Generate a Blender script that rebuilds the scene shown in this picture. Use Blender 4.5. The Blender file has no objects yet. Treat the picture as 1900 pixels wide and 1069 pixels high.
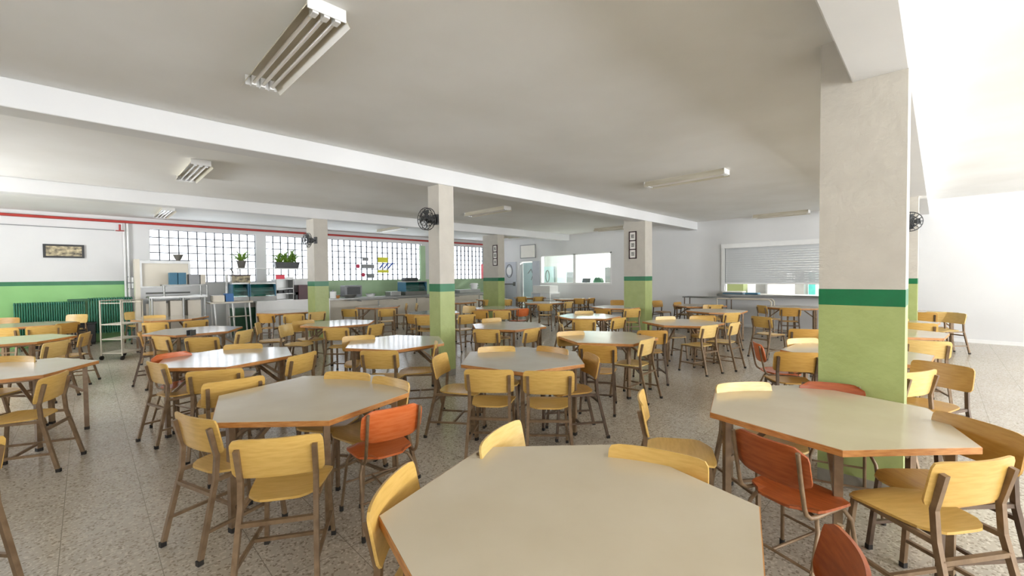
import bpy, bmesh, math, random
from mathutils import Vector, Matrix
PI = math.pi
rnd = random.Random(7)
SC = bpy.context.scene
COL = SC.collection

# ------------------------------------------------------------------ camera model (x = along the beams, y = towards the glass-block wall)
FPX, CX, CY, PITCH, ROLL, EYE = 790.0, 950.0, 534.5, 0.026, 0.010, 1.6
_F0 = Vector((1, 1, 0)).normalized()
_R0 = Vector((1, -1, 0)).normalized()
_c, _s = math.cos(PITCH), math.sin(PITCH)
FWD = _F0 * _c + Vector((0, 0, -_s))
DWN = Vector((0, 0, -1)) * _c - _F0 * _s
IMR = _R0 * math.cos(ROLL) + DWN * math.sin(ROLL)
IMD = DWN * math.cos(ROLL) - _R0 * math.sin(ROLL)
CAMP = Vector((0, 0, EYE))

def ray(px, py):
    return FWD + IMR * ((px - CX) / FPX) + IMD * ((py - CY) / FPX)
def PZ(px, py, h=0.0):
    d = ray(px, py); t = (h - EYE) / d.z
    return CAMP + d * t
def PX(px, py, a):
    d = ray(px, py); return CAMP + d * (a / d.x)
def PY(px, py, b):
    d = ray(px, py); return CAMP + d * (b / d.y)

# ------------------------------------------------------------------ materials
def lin(c):
    return tuple(((v / 255) / 12.92 if v / 255 <= 0.04045 else ((v / 255 + 0.055) / 1.055) ** 2.4) for v in c)
MATS = {}
def mat(name, rgb, rough=0.6, metal=0.0, noise=0.0, nscale=6.0, bump=0.0, bscale=40.0, rgb2=None, coat=0.0, spec=0.5, stretch=None, coords='Object'):
    m = bpy.data.materials.new(name); m.use_nodes = True
    nt = m.node_tree; N = nt.nodes; L = nt.links
    b = N['Principled BSDF']
    b.inputs['Roughness'].default_value = rough
    b.inputs['Metallic'].default_value = metal
    b.inputs['Specular IOR Level'].default_value = spec
    b.inputs['Coat Weight'].default_value = coat
    b.inputs['Coat Roughness'].default_value = 0.12
    c1 = lin(rgb)
    tc = N.new('ShaderNodeTexCoord'); mp = N.new('ShaderNodeMapping')
    L.new(tc.outputs[coords], mp.inputs['Vector'])
    if stretch: mp.inputs['Scale'].default_value = stretch
    c2 = lin(rgb2) if rgb2 else tuple(v * (1 - noise) for v in c1)
    nz = N.new('ShaderNodeTexNoise'); nz.inputs['Scale'].default_value = nscale; nz.inputs['Detail'].default_value = 4
    L.new(mp.outputs[0], nz.inputs['Vector'])
    mx = N.new('ShaderNodeMix'); mx.data_type = 'RGBA'
    rp = N.new('ShaderNodeMapRange'); rp.inputs[1].default_value = 0.35; rp.inputs[2].default_value = 0.65
    L.new(nz.outputs['Fac'], rp.inputs[0]); L.new(rp.outputs[0], mx.inputs['Factor'])
    mx.inputs['A'].default_value = (*c1, 1); mx.inputs['B'].default_value = (*c2, 1)
    L.new(mx.outputs['Result'], b.inputs['Base Color'])
    if bump:
        n2 = N.new('ShaderNodeTexNoise'); n2.inputs['Scale'].default_value = bscale; n2.inputs['Detail'].default_value = 3
        L.new(tc.outputs[coords], n2.inputs['Vector'])
        bp = N.new('ShaderNodeBump'); bp.inputs['Strength'].default_value = bump; bp.inputs['Distance'].default_value = 0.01
        L.new(n2.outputs['Fac'], bp.inputs['Height']); L.new(bp.outputs[0], b.inputs['Normal'])
    MATS[name] = m
    return m

mat('white_paint', (217, 217, 216), 0.6, noise=0.04, nscale=1.2, bump=0.10, bscale=30)
mat('ceiling_paint', (232, 232, 230), 0.75, rgb2=(223, 222, 218), nscale=0.7, bump=0.06, bscale=12)
mat('column_plaster', (194, 188, 176), 0.55, noise=0.07, nscale=5, bump=0.45, bscale=22)
mat('light_green', (164, 176, 112), 0.4, rgb2=(156, 168, 104), nscale=5, bump=0.35, bscale=22)
mat('wall_green', (140, 196, 120), 0.4, rgb2=(134, 190, 114), nscale=2, bump=0.05)
mat('pale_green', (170, 196, 158), 0.4, rgb2=(162, 190, 150), nscale=2, bump=0.05)
mat('band_green', (16, 112, 66), 0.35, rgb2=(14, 104, 60), nscale=5, bump=0.2, bscale=22)
mat('skirting_grey', (150, 145, 132), 0.5, noise=0.15, nscale=20)
mat('yellow_wood', (212, 174, 98), 0.33, rgb2=(200, 160, 82), nscale=9, stretch=(1, 6, 8))
mat('pale_wood', (222, 190, 122), 0.3, rgb2=(212, 178, 106), nscale=9, stretch=(1, 6, 8))
mat('ochre_wood', (194, 150, 74), 0.35, rgb2=(182, 136, 62), nscale=9, stretch=(1, 6, 8))
mat('orange_wood', (208, 114, 62), 0.3, rgb2=(198, 96, 40), nscale=9, stretch=(1, 6, 8))
mat('red_wood', (168, 88, 44), 0.28, rgb2=(148, 70, 32), nscale=9, stretch=(1, 6, 8))
mat('brown_tube', (140, 116, 88), 0.42, rgb2=(118, 94, 68), nscale=14, metal=0.2)
mat('dark_tube', (104, 84, 66), 0.42, rgb2=(84, 66, 50), nscale=14, metal=0.2)
mat('rubber', (38, 34, 30), 0.7)
mat('laminate', (204, 192, 168), 0.17, rgb2=(199, 186, 161), nscale=3, spec=0.6)
mat('laminate_grey', (196, 190, 178), 0.13, rgb2=(190, 183, 170), nscale=3, spec=0.6)
mat('edge_wood', (200, 142, 80), 0.45, rgb2=(176, 114, 56), nscale=14, stretch=(1, 1, 6))
mat('steel', (158, 158, 155), 0.36, metal=0.8, noise=0.1, nscale=3)
mat('steel_dark', (120, 120, 116), 0.35, metal=0.7, noise=0.15, nscale=4)
mat('cream_panel', (214, 206, 188), 0.35, noise=0.05, nscale=2)
mat('beige_enamel', (196, 188, 172), 0.4, noise=0.05)
mat('white_enamel', (232, 232, 230), 0.35, noise=0.03)
mat('radiator_green', (34, 120, 92), 0.4, rgb2=(28, 108, 82), nscale=6)
mat('dark_green', (46, 100, 66), 0.5, noise=0.2, nscale=6)
mat('teal', (70, 150, 140), 0.25, rgb2=(56, 132, 132), nscale=4)
mat('blue_card', (58, 112, 138), 0.5, noise=0.08)
mat('blue_box', (38, 100, 160), 0.45, noise=0.05)
mat('maroon', (74, 24, 30), 0.4, noise=0.2)
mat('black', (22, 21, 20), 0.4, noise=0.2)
mat('dark_grey', (70, 72, 72), 0.45, noise=0.2)
mat('mid_grey', (140, 142, 144), 0.45, noise=0.08)
mat('door_grey', (190, 194, 202), 0.4, noise=0.04)
mat('door_cyan', (206, 234, 236), 0.4, noise=0.02)
mat('shutter', (196, 199, 200), 0.45, noise=0.04, nscale=1)
mat('red_pipe', (176, 52, 44), 0.4, noise=0.15, nscale=8)
mat('red_box', (214, 60, 70), 0.4, noise=0.05)
mat('pink_card', (236, 70, 90), 0.5)
mat('paper', (236, 232, 224), 0.6, noise=0.03)
mat('grey_print', (110, 108, 104), 0.7, rgb2=(190, 186, 178), nscale=30)
mat('frame_brown', (60, 26, 22), 0.4, noise=0.2)
mat('leaf', (96, 140, 50), 0.5, rgb2=(140, 170, 70), nscale=12)
mat('pot_grey', (110, 106, 98), 0.6, noise=0.1)
mat('lamp_housing', (206, 200, 184), 0.35, rgb2=(186, 178, 156), nscale=3, stretch=(3, .6, 3))
mat('tube_glass', (226, 222, 216), 0.2)
mat('glazing_bar', (60, 64, 70), 0.5)
mat('yellow_paint', (226, 222, 60), 0.5)
mat('blue_paint', (60, 90, 170), 0.5)
mat('red_paint', (200, 60, 90), 0.5)
mat('olive', (118, 128, 84), 0.5)
mat('art', (60, 52, 40), 0.4, rgb2=(206, 190, 150), nscale=9, stretch=(1, 1, 1.5))

def floor_mat():
    m = bpy.data.materials.new('terrazzo'); m.use_nodes = True
    nt = m.node_tree; N = nt.nodes; L = nt.links; b = N['Principled BSDF']
    tc = N.new('ShaderNodeTexCoord')
    def noise(sc, det=3):
        n = N.new('ShaderNodeTexNoise'); n.inputs['Scale'].default_value = sc; n.inputs['Detail'].default_value = det
        L.new(tc.outputs['Object'], n.inputs['Vector']); return n.outputs['Fac']
    def rng(sock, a, c):
        r = N.new('ShaderNodeMapRange'); r.inputs[1].default_value = a; r.inputs[2].default_value = c; L.new(sock, r.inputs[0]); return r.outputs[0]
    def mix(f, A, B):
        x = N.new('ShaderNodeMix'); x.data_type = 'RGBA'
        L.new(f, x.inputs['Factor'])
        for k, v in (('A', A), ('B', B)):
            if isinstance(v, tuple): x.inputs[k].default_value = (*v, 1)
            else: L.new(v, x.inputs[k])
        return x.outputs['Result']
    base = mix(rng(noise(1.1), .35, .65), lin((186, 177, 162)), lin((178, 168, 152)))
    vor = N.new('ShaderNodeTexVoronoi'); vor.inputs['Scale'].default_value = 85; L.new(tc.outputs['Object'], vor.inputs['Vector'])
    sp = N.new('ShaderNodeSeparateColor'); L.new(vor.outputs['Color'], sp.inputs[0])
    lt = N.new('ShaderNodeMath'); lt.operation = 'GREATER_THAN'; lt.inputs[1].default_value = .80; L.new(sp.outputs[0], lt.inputs[0])
    dk = N.new('ShaderNodeMath'); dk.operation = 'GREATER_THAN'; dk.inputs[1].default_value = .86; L.new(sp.outputs[1], dk.inputs[0])
    c = mix(lt.outputs[0], base, lin((202, 193, 178)))
    c = mix(dk.outputs[0], c, lin((146, 136, 120)))

    # tile joints
    br = N.new('ShaderNodeTexBrick'); br.offset = 0; br.inputs['Scale'].default_value = 1
    br.inputs['Mortar Size'].default_value = 0.0022; br.inputs['Brick Width'].default_value = 0.41; br.inputs['Row Height'].default_value = 0.41
    br.inputs['Color1'].default_value = br.inputs['Color2'].default_value = (0, 0, 0, 1); br.inputs['Mortar'].default_value = (1, 1, 1, 1)
    mpb = N.new('ShaderNodeMapping'); _l = PZ(120, 929, 0).x - (AL - .3) * 0; mpb.inputs['Location'].default_value = (-_l, 0, 0); L.new(tc.outputs['Object'], mpb.inputs['Vector']); L.new(mpb.outputs[0], br.inputs['Vector'])
    c = mix(br.outputs['Color'], c, lin((138, 130, 116)))
    L.new(c, b.inputs['Base Color'])
    b.inputs['Roughness'].default_value = 0.22
    r = N.new('ShaderNodeMapRange'); r.inputs[3].default_value = .20; r.inputs[4].default_value = .27; L.new(noise(2.2), r.inputs[0]); L.new(r.outputs[0], b.inputs['Roughness'])
    MATS['terrazzo'] = m


def glass_mat(name, tint, gl):
    m = bpy.data.materials.new(name); m.use_nodes = True
    nt = m.node_tree; N = nt.nodes; L = nt.links
    N.remove(N['Principled BSDF'])
    t = N.new('ShaderNodeBsdfTransparent'); t.inputs[0].default_value = (*tint, 1)
    g = N.new('ShaderNodeBsdfGlossy'); g.inputs['Roughness'].default_value = .05
    mx = N.new('ShaderNodeMixShader'); mx.inputs[0].default_value = gl
    L.new(t.outputs[0], mx.inputs[1]); L.new(g.outputs[0], mx.inputs[2]); L.new(mx.outputs[0], N['Material Output'].inputs[0])
    MATS[name] = m
glass_mat('block_glass', (.49, .50, .51), .05)
glass_mat('clear_glass', (.93, .97, .97), .07)
glass_mat('teal_glass', (.45, .8, .78), .15)
def emit_mat(name, rgb, st):
    m = bpy.data.materials.new(name); m.use_nodes = True
    b = m.node_tree.nodes['Principled BSDF']
    b.inputs['Base Color'].default_value = (*lin(rgb), 1); b.inputs['Emission Color'].default_value = (*lin(rgb), 1)
    b.inputs['Emission Strength'].default_value = st
    MATS[name] = m
emit_mat('lit_tube', (255, 255, 250), 12)

# ------------------------------------------------------------------ mesh helpers
class MB:
    def __init__(s): s.v = []; s.f = []; s.mi = []; s.cur = 0; s.sm = []
    def add(s, vs, fs, smooth=False):
        o = len(s.v); s.v += [tuple(v) for v in vs]
        for f in fs: s.f.append(tuple(i + o for i in f)); s.mi.append(s.cur); s.sm.append(smooth)
        return s
    def box(s, lo, hi, M=None):
        x0, y0, z0 = lo; x1, y1, z1 = hi
        vs = [(x0, y0, z0), (x1, y0, z0), (x1, y1, z0), (x0, y1, z0), (x0, y0, z1), (x1, y0, z1), (x1, y1, z1), (x0, y1, z1)]
        if M: vs = [M @ Vector(v) for v in vs]
        return s.add(vs, [(0, 3, 2, 1), (4, 5, 6, 7), (0, 1, 5, 4), (1, 2, 6, 5), (2, 3, 7, 6), (3, 0, 4, 7)])
    def tube(s, pts, r, n=8, sq=False, closed=False, ry=None):
        pts = [Vector(p) for p in pts]
        rings = []; k = len(pts)
        up = Vector((1, 0, 0)) if abs((pts[1] - pts[0]).normalized().x) < .7 else Vector((0, 0, 1))
        for i, p in enumerate(pts):
            if closed: a = pts[i - 1]; c = pts[(i + 1) % k]; t = (c - a).normalized(); m = 1
            elif i == 0: t = (pts[1] - p).normalized(); m = 1
            elif i == k - 1: t = (p - pts[i - 1]).normalized(); m = 1
            else:
                t1 = (p - pts[i - 1]).normalized(); t2 = (pts[i + 1] - p).normalized(); t = (t1 + t2).normalized()
                m = 1 / max(.6, math.sqrt((1 + t1.dot(t2)) / 2))
            x = (up - t * up.dot(t)).normalized(); y = t.cross(x)
            if sq: rr = [(r, (ry or r)), (-r, (ry or r)), (-r, -(ry or r)), (r, -(ry or r))]
            else: rr = [(r * math.cos(2 * PI * j / n), r * math.sin(2 * PI * j / n)) for j in range(n)]
            rings.append([p + x * (u) + y * (v * m) for u, v in rr])
        nn = len(rings[0]); vs = [q for R in rings for q in R]; fs = []
        kk = k if closed else k - 1
        for i in range(kk):
            for j in range(nn):
                a = i * nn + j; b_ = i * nn + (j + 1) % nn; i2 = (i + 1) % k
                fs.append((a, b_, i2 * nn + (j + 1) % nn, i2 * nn + j))
        s.add(vs, fs, smooth=not sq)
        if not closed:
            s.add(rings[0], [tuple(range(nn))[::-1]]); s.add(rings[-1], [tuple(range(nn))])
        return s
    def cyl(s, p, r, h, axis='z', n=20, r2=None):
        r2 = r if r2 is None else r2
        p = Vector(p); A = {'x': Vector((1, 0, 0)), 'y': Vector((0, 1, 0)), 'z': Vector((0, 0, 1))}[axis]
        X = Vector((0, 0, 1)) if axis != 'z' else Vector((1, 0, 0)); Y = A.cross(X)
        lo = [p + (X * math.cos(2 * PI * i / n) + Y * math.sin(2 * PI * i / n)) * r for i in range(n)]
        hi = [p + A * h + (X * math.cos(2 * PI * i / n) + Y * math.sin(2 * PI * i / n)) * r2 for i in range(n)]
        s.add(lo + hi, [(i, (i + 1) % n, n + (i + 1) % n, n + i) for i in range(n)], True)
        s.add(lo, [tuple(range(n))[::-1]]); s.add(hi, [tuple(range(n))])
        return s
    def prism(s, poly, z0, z1):
        n = len(poly)
        return s.add([(x, y, z0) for x, y in poly] + [(x, y, z1) for x, y in poly],
                     [tuple(range(n))[::-1], tuple(range(n, 2 * n))] + [(i, (i + 1) % n, n + (i + 1) % n, n + i) for i in range(n)])
    def sheet(s, fn, nu, nv, th):
        """solid sheet: fn(u,v)->(point, normal) with u,v in 0..1"""
        top = []; bot = []
        for j in range(nv + 1):
            for i in range(nu + 1):
                p, n_ = fn(i / nu, j / nv); p = Vector(p); n_ = Vector(n_).normalized()
                top.append(p + n_ * th / 2); bot.append(p - n_ * th / 2)
        W = nu + 1; K = len(top); f = []; side = []
        for j in range(nv):
            for i in range(nu):
                a = j * W + i; f.append((a, a + 1, a + W + 1, a + W)); f.append((K + a, K + a + W, K + a + W + 1, K + a + 1))
        for i in range(nu):
            side.append((i, K + i, K + i + 1, i + 1)); a = nv * W + i; side.append((a, a + 1, K + a + 1, K + a))
        for j in range(nv):
            a = j * W; side.append((a, a + W, K + a + W, K + a)); a = j * W + nu; side.append((a, K + a, K + a + W, a + W))
        o = len(s.v); s.v += [tuple(v) for v in top + bot]
        for q in f: s.f.append(tuple(i + o for i in q)); s.mi.append(s.cur); s.sm.append(True)
        for q in side: s.f.append(tuple(i + o for i in q)); s.mi.append(s.cur); s.sm.append(False)
        return s
    def build(s, name, mats, parent=None, bevel=0.0):
        me = bpy.data.meshes.new(name); me.from_pydata(s.v, [], s.f); me.update()
        if not isinstance(mats, (list, tuple)): mats = [mats]
        for m in mats: me.materials.append(MATS[m])
        for i, p in enumerate(me.polygons): p.material_index = s.mi[i]; p.use_smooth = s.sm[i]
        if any(s.sm) and not all(s.sm):
            cnt = {}
            for p in me.polygons:
                for k in p.edge_keys: cnt.setdefault(k, set()).add(p.use_smooth)
            for ed in me.edges:
                if len(cnt.get(tuple(sorted(ed.vertices)), ())) > 1: ed.use_edge_sharp = True
        bm = bmesh.new(); bm.from_mesh(me); bmesh.ops.recalc_face_normals(bm, faces=bm.faces); bm.to_mesh(me); bm.free()
        o = bpy.data.objects.new(name, me); COL.objects.link(o)
        if parent: o.parent = parent
        if bevel:
            md = o.modifiers.new('bevel', 'BEVEL'); md.width = bevel; md.segments = 2; md.limit_method = 'ANGLE'
        return o

def tag(o, label=None, cat=None, group=None, kind=None):
    if label: o['label'] = label
    if cat: o['category'] = cat
    if group: o['group'] = group
    if kind: o['kind'] = kind
    return o
def empty(name, loc=(0, 0, 0), rz=0, label=None, cat=None, group=None):
    o = bpy.data.objects.new(name, None); COL.objects.link(o); o.location = loc; o.rotation_euler = (0, 0, rz); o.empty_display_size = .1
    return tag(o, label, cat, group)
def struct(o, label=None, cat=None):
    return tag(o, label, cat, kind='structure')
def copy_tree(o, parent=None, swap=None):
    c = o.copy(); COL.objects.link(c)
    if parent: c.parent = parent
    for ch in list(o.children): copy_tree(ch, c)
    return c

# ------------------------------------------------------------------ room
AR, BW, ZC = 14.2, 15.6, 3.33          # right wall, glass-block wall, ceiling height
AL, BF = -4.5, -6.8
floor_mat()
struct(MB().box((AL - .3, BF - .3, -.1), (AR + 4.3, BW + .3, 0)).build('floor', 'terrazzo'), 'grey speckled terrazzo floor with thin tile joints', 'floor')
struct(MB().box((AL - .3, BF - .3, ZC), (AR + 4.3, BW + .3, ZC + .15)).build('ceiling', 'ceiling_paint'), 'grey-white painted plaster ceiling', 'ceiling')

def wall_grid(name, axis, pos, th, us, zs, hole, matfn, mats, label):
    """axis 'y': wall in plane y=pos spanning x; axis 'x': plane x=pos spanning y. th signed outward thickness."""
    m = MB()
    for i in range(len(us) - 1):
        for j in range(len(zs) - 1):
            uc = (us[i] + us[i + 1]) / 2; zc = (zs[j] + zs[j + 1]) / 2
            if hole(uc, zc): continue
            m.cur = matfn(uc, zc)
            lo, hi = min(pos, pos + th), max(pos, pos + th)
            if axis == 'y': m.box((us[i], lo, zs[j]), (us[i + 1], hi, zs[j + 1]))
            else: m.box((lo, us[i], zs[j]), (hi, us[i + 1], zs[j + 1]))
    return struct(m.build(name, mats), label, 'wall')

# glass-block wall
WZ0, WZ1 = 1.53, 3.04
WINS = [(PY(278, 470, BW).x, PY(475, 470, BW).x), (PY(494, 470, BW).x, PY(571, 470, BW).x + .3), (PY(606, 470, BW).x - .2, PY(782, 470, BW).x), (PY(838, 470, BW).x - .3, PY(898, 480, BW).x)]
us = sorted([AL, PY(236, 520, BW).x, AR + .2] + [u for w in WINS for u in w] + [PY(600, 500, BW).x - .3])
a_pipe = PY(236, 520, BW).x
def wmat(u, z):
    if u < a_pipe:
        return 2 if z < 1.50 else (1 if z < 1.60 else 0)
    if u > WINS[2][0] and z < WZ0: return 3
    return 0
wall_grid('wall_window_side', 'y', BW, .2, us, [0, 1.50, WZ0, 1.60, WZ1, ZC],
          lambda u, z: any(w[0] < u < w[1] for w in WINS) and WZ0 < z < WZ1, wmat, ['white_paint', 'band_green', 'wall_green', 'pale_green'],
          'long wall with glass-block windows, green dado at its left end')
# opposite window wall (behind / right of the view)
WOP = [(-1.8, 1.6), (2.4, 5.8), (6.6, 10.0), (10.8, 13.0)]
WLF = [(9.0, 12.0)]  # unseen opening added to the end wall for fill light
us = sorted([AL, AR + .2] + [u for w in WOP for u in w])
wall_grid('wall_daylight_side', 'y', BF, -.2, us, [0, .8, 2.8, ZC], lambda u, z: any(w[0] < u < w[1] for w in WOP) and .8 < z < 2.8, lambda u, z: 0, ['white_paint'], 'white wall with tall windows opposite the glass-block wall')
wall_grid('wall_left', 'x', AL, -.2, sorted([BF, BW] + [u for w in WLF for u in w]), [0, 1.1, 3.0, ZC], lambda u, z: any(w[0] < u < w[1] for w in WLF) and 1.1 < z < 3.0, lambda u, z: 0, ['white_paint'], 'white end wall out of view, with an opening added for fill light')
# right wall with doorway, pass window, hatch
bD0, bD1 = PX(988, 520, AR).y, PX(965, 520, AR).y
bP0, bP1 = PX(1135, 500, AR).y, PX(1003, 500, AR).y
bH0, bH1 = PX(1630, 500, AR).y, PX(1345, 500, AR).y
zP0, zP1 = 1.30, 2.52
zH0, zH1 = 0.945, 2.42
def rhole(u, z):
    return (bD0 < u < bD1 and z < 2.3) or (bP0 < u < bP1 and zP0 < z < zP1) or (bH0 < u < bH1 and zH0 < z < zH1)
wall_grid('wall_right', 'x', AR, .2, sorted([BF, BW, bD0, bD1, bP0, bP1, bH0, bH1]), [0, zH0, zP0, 2.3, zH1, zP1, ZC], rhole, lambda u, z: 0, ['white_paint'], 'white far wall with doors, internal window and serving hatch')
struct(MB().box((AR - .015, BF, 0), (AR, bD0 - .6, .08)).build('baseboard_right', 'white_enamel'), 'low white skirting under the far wall', 'baseboard')
# kitchen behind the right wall
K1 = AR + 4.0
struct(MB().box((K1, BF, 0), (K1 + .2, BW, ZC)).build('wall_kitchen_back', 'white_enamel'), 'bright kitchen wall seen through the hatch', 'wall')
struct(MB().box((AR + .2, 6.6, 0), (K1, 6.75, ZC)).build('wall_kitchen_divider', 'white_enamel'), 'kitchen partition wall', 'wall')
struct(MB().box((AR + .2, BF - .2, 0), (K1, BF, ZC)).build('wall_kitchen_end', 'white_enamel'), 'kitchen end wall', 'wall')
struct(MB().box((AR + .2, BW, 0), (K1, BW + .2, ZC)).build('wall_kitchen_far_end', 'white_enamel'), 'kitchen far end wall', 'wall')

def block_window(n, a0, a1, z0, z1, y, paint=None):
    e = struct(empty('window_%d' % n, ((a0 + a1) / 2, y, z0)), 'glass-block window', 'window')
    cx = (a0 + a1) / 2
    g = MB(); g.box((a0 - cx, .08, 0), (a1 - cx, .10, z1 - z0)); g.build('pane', 'block_glass', e)
    b = MB(); nx = round((a1 - a0) / .222); nz = 7
    for i in range(nx + 1):
        x = a0 + (a1 - a0) * i / nx - cx; b.box((x - .012, .055, 0), (x + .012, .125, z1 - z0))
    for j in range(nz + 1):
        z = (z1 - z0) * j / nz; b.box((a0 - cx, .057, z - .012), (a1 - cx, .123, z + .012))
    b.build('glazing_grid', 'glazing_bar', e)
    return e
wd = []
for i, (a0, a1) in enumerate(WINS): wd.append(block_window(i + 1, a0, a1, WZ0, WZ1, BW))
for e_, t in zip(wd, ['glass-block window farthest left, behind the steel equipment', 'glass-block window with the long plant trough, left of the slim back pillar', 'long glass-block window with painted figures between the two pillars', 'glass-block window at the far corner beside the red boxes']): e_['label'] = t
for i, (a0, a1) in enumerate(WOP):
    e = struct(empty('window_%d' % (i + 5), ((a0 + a1) / 2, BF, .8)), 'tall window in the daylight wall', 'window')
    w = (a1 - a0) / 2
    f = MB()
    for x in (-w, 0, w): f.box((x - .03, -.12, 0), (x + .03, -.06, 2.0))
    for z in (0, 2.0): f.box((-w, -.12, z - .03), (w, -.06, z + .03))
    f.build('frame', 'white_enamel', e)
# painted marks on window 3
w3 = wd[2]; cx3 = (WINS[2][0] + WINS[2][1]) / 2
def mark(name, x0, y0, x1, y1, m, pts=None):
    p0 = PY(x0, y1, BW + .06); p1 = PY(x1, y0, BW + .06)
    MB().box((p0.x - cx3, .045, p0.z - WZ0), (p1.x - cx3, .052, p1.z - WZ0)).build(name, m, w3)
mark('painted_figure', 701, 478, 719, 487, 'yellow_paint'); mark('painted_figure', 701, 501, 721, 506, 'yellow_paint')
z3 = MB()
for k in range(3):
    q0 = PY(704 + k * 8, 498, BW + .05); q1 = PY(711 + k * 8, 489, BW + .05)
    z3.tube([(q0.x - cx3, .03, q0.z - WZ0), (q1.x - cx3, .03, q1.z - WZ0), (q1.x - cx3 + .15, .03, q1.z - WZ0)], .032, 6)
z3.build('painted_figure', 'blue_paint', w3)
for (x0, y0, x1, y1, m) in ((672, 478, 683, 484, 'mid_grey'), (671, 491, 694, 498, 'mid_grey'), (682, 508, 694, 516, 'mid_grey')):
    mark('painted_figure', x0, y0, x1, y1, m)
for (x, y) in ((664, 494), (674, 510)):
    q = PY(x, y, BW + .05); MB().cyl((q.x - cx3, .035, q.z - WZ0), .08, .01, 'y', 10).build('painted_figure', 'red_paint', w3)

# beams and columns
def beam(b0, b1, z0, a0, a1, lab):
    return struct(MB().box((a0, b0, z0), (a1, b1, ZC)).build('beam', 'white_paint', bevel=.01), lab, 'beam')
Z1, Z2, ZA = 3.08, 3.08, 2.99
beam(5.58, 5.88, Z1, AL, AR, 'long white ceiling beam over the fan pillar')
beam(10.8, 11.1, Z2, AL, AR, 'long white ceiling beam farther back over the slim pillar')
beam(.148, .46, ZA, AL, AR, 'wide white ceiling beam above the broad near pillar')
def column(a0, b0, a1, b1, top, lab, kb=1.375, kt=1.50):
    m = MB(); x, y = a1 - a0, b1 - b0
    m.cur = 2; m.box((0, 0, 0), (x, y, .10))
    m.cur = 1; m.box((0, 0, .10), (x, y, kb))
    m.cur = 3; m.box((-.001, -.001, kb), (x + .001, y + .001, kt))
    m.cur = 0; m.box((0, 0, kt), (x, y, top))
    o = m.build('column', ['column_plaster', 'light_green', 'skirting_grey', 'band_green']); o.location = (a0, b0, 0)
    return struct(o, lab, 'column')
column(3.98, .155, 4.36, .645, ZC, 'broad near pillar with green lower part and dark green stripe', 1.365, 1.485)
column(3.98, 5.60, 4.27, 5.90, Z1 + .01, 'slim pillar left of centre carrying a black fan, green below')
column(3.97, 10.82, 4.31, 11.3, Z2 + .01, 'back left slim pillar with a fan, green below', 1.42, 1.54)
column(10.7, 5.60, 11.1, 6.24, ZC, 'pillar carrying three framed pictures, green below', 1.46, 1.58)
column(10.14, 10.82, 10.45, 11.6, Z2 + .01, 'farthest pillar beside the grey door, green below', 1.46, 1.58)
column(10.7, .26, 11.1, .72, ZC, 'pillar mostly hidden behind the broad near pillar, green below', 1.40, 1.50)

# ------------------------------------------------------------------ pipes, radiators on the glass-block wall
def pipe(name, pts, r, m, lab, cat='pipe', group=None):
    return tag(MB().tube(pts, r, 8).build(name, m), lab, cat, group)
pa = PY(0, 400, BW - .12).z; 
pipe('red_pipe', [(AL + .05, BW - .12, 3.19), (AR - .4, BW - .12, 3.17)], .035, 'red_pipe', 'long red pipe running under the ceiling along the glass-block wall')
q = PY(222, 418, BW - .12)
v = empty('pipe_valve', (q.x, BW - .14, q.z - .1), 0, 'small red valve under the long red ceiling pipe', 'valve')
MB().tube([(0, 0, .12), (0, 0, -.04)], .022, 8).build('valve_body', 'red_pipe', v); MB().cyl((0, 0, -.06), .09, .02).build('handwheel', 'red_pipe', v)
pipe('wall_cable', [(AL + .05, BW - .03, 2.98), (q.x - .1, BW - .03, 2.95)], .01, 'mid_grey', 'thin grey cable along the upper left wall', 'cable')
for k, x in enumerate((231, 238)):
    q = PY(x, 460, BW - .06)
    pipe('wall_pipe', [(q.x, BW - .06, 3.15), (q.x, BW - .06, .1)], .028, 'white_enamel', ['left of the two vertical white pipes beside the green dado', 'right of the two vertical white pipes beside the green dado'][k], 'pipe', 'vertical white wall pipes')
# big radiator
def radiator(x0, x1, ytop, b, z0, z1, n, lab):
    p0 = PY(x0, ytop, b); p1 = PY(x1, ytop, b); w = p1.x - p0.x
    e = empty('radiator', ((p0.x + p1.x) / 2, b, 0), 0, lab, 'radiator')
    m = MB()
    for i in range(n):
        x = -w / 2 + w * (i + .5) / n; m.box((x - w / n * .34, -.07, z0), (x + w / n * .34, .07, z1))
    m.build('fins', 'radiator_green', e, bevel=.01)
    MB().tube([(-w / 2, 0, z1 - .05), (w / 2, 0, z1 - .05)], .025, 6).tube([(-w / 2, 0, z0 + .05), (w / 2, 0, z0 + .05)], .025, 6).build('header_pipe', 'radiator_green', e)
    for sx in (-1, 1): MB().box((sx * w * .42 - .03, -.05, 0), (sx * w * .42 + .03, .05, z0 + .02)).build('foot', 'radiator_green', e)
    return e
radiator(24, 158, 560, BW - .2, .24, 1.1, 30, 'long dark green column radiator under the green dado at left')
radiator(162, 246, 560, BW - .2, .24, 1.17, 18, 'dark green radiator right of the long one, behind the wire trolley')
q = PY(146, 555, BW - .25)
tag(MB().box((q.x - .2, BW - .35, 1.101), (q.x + .2, BW - .08, 1.15)).build('tray', 'dark_green'), 'flat green tray lying on the long radiator', 'tray')
p = PY(62, 590, BW - .5); q = PY(178, 620, BW - .5)  # black box added to stand for the shadowed gap under the radiator
e = empty('dark_gap_box', ((p.x + q.x) / 2, BW - .5, 0), 0, 'black box standing for the dark shadowed gap below the long radiator', 'bench')
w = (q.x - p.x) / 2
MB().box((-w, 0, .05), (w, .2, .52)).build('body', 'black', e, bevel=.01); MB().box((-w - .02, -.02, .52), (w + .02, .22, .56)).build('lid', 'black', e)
for s in (-1, 1): MB().box((s * w * .9 - .04, .02, 0), (s * w * .9 + .04, .18, .05)).build('foot', 'rubber', e)
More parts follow.
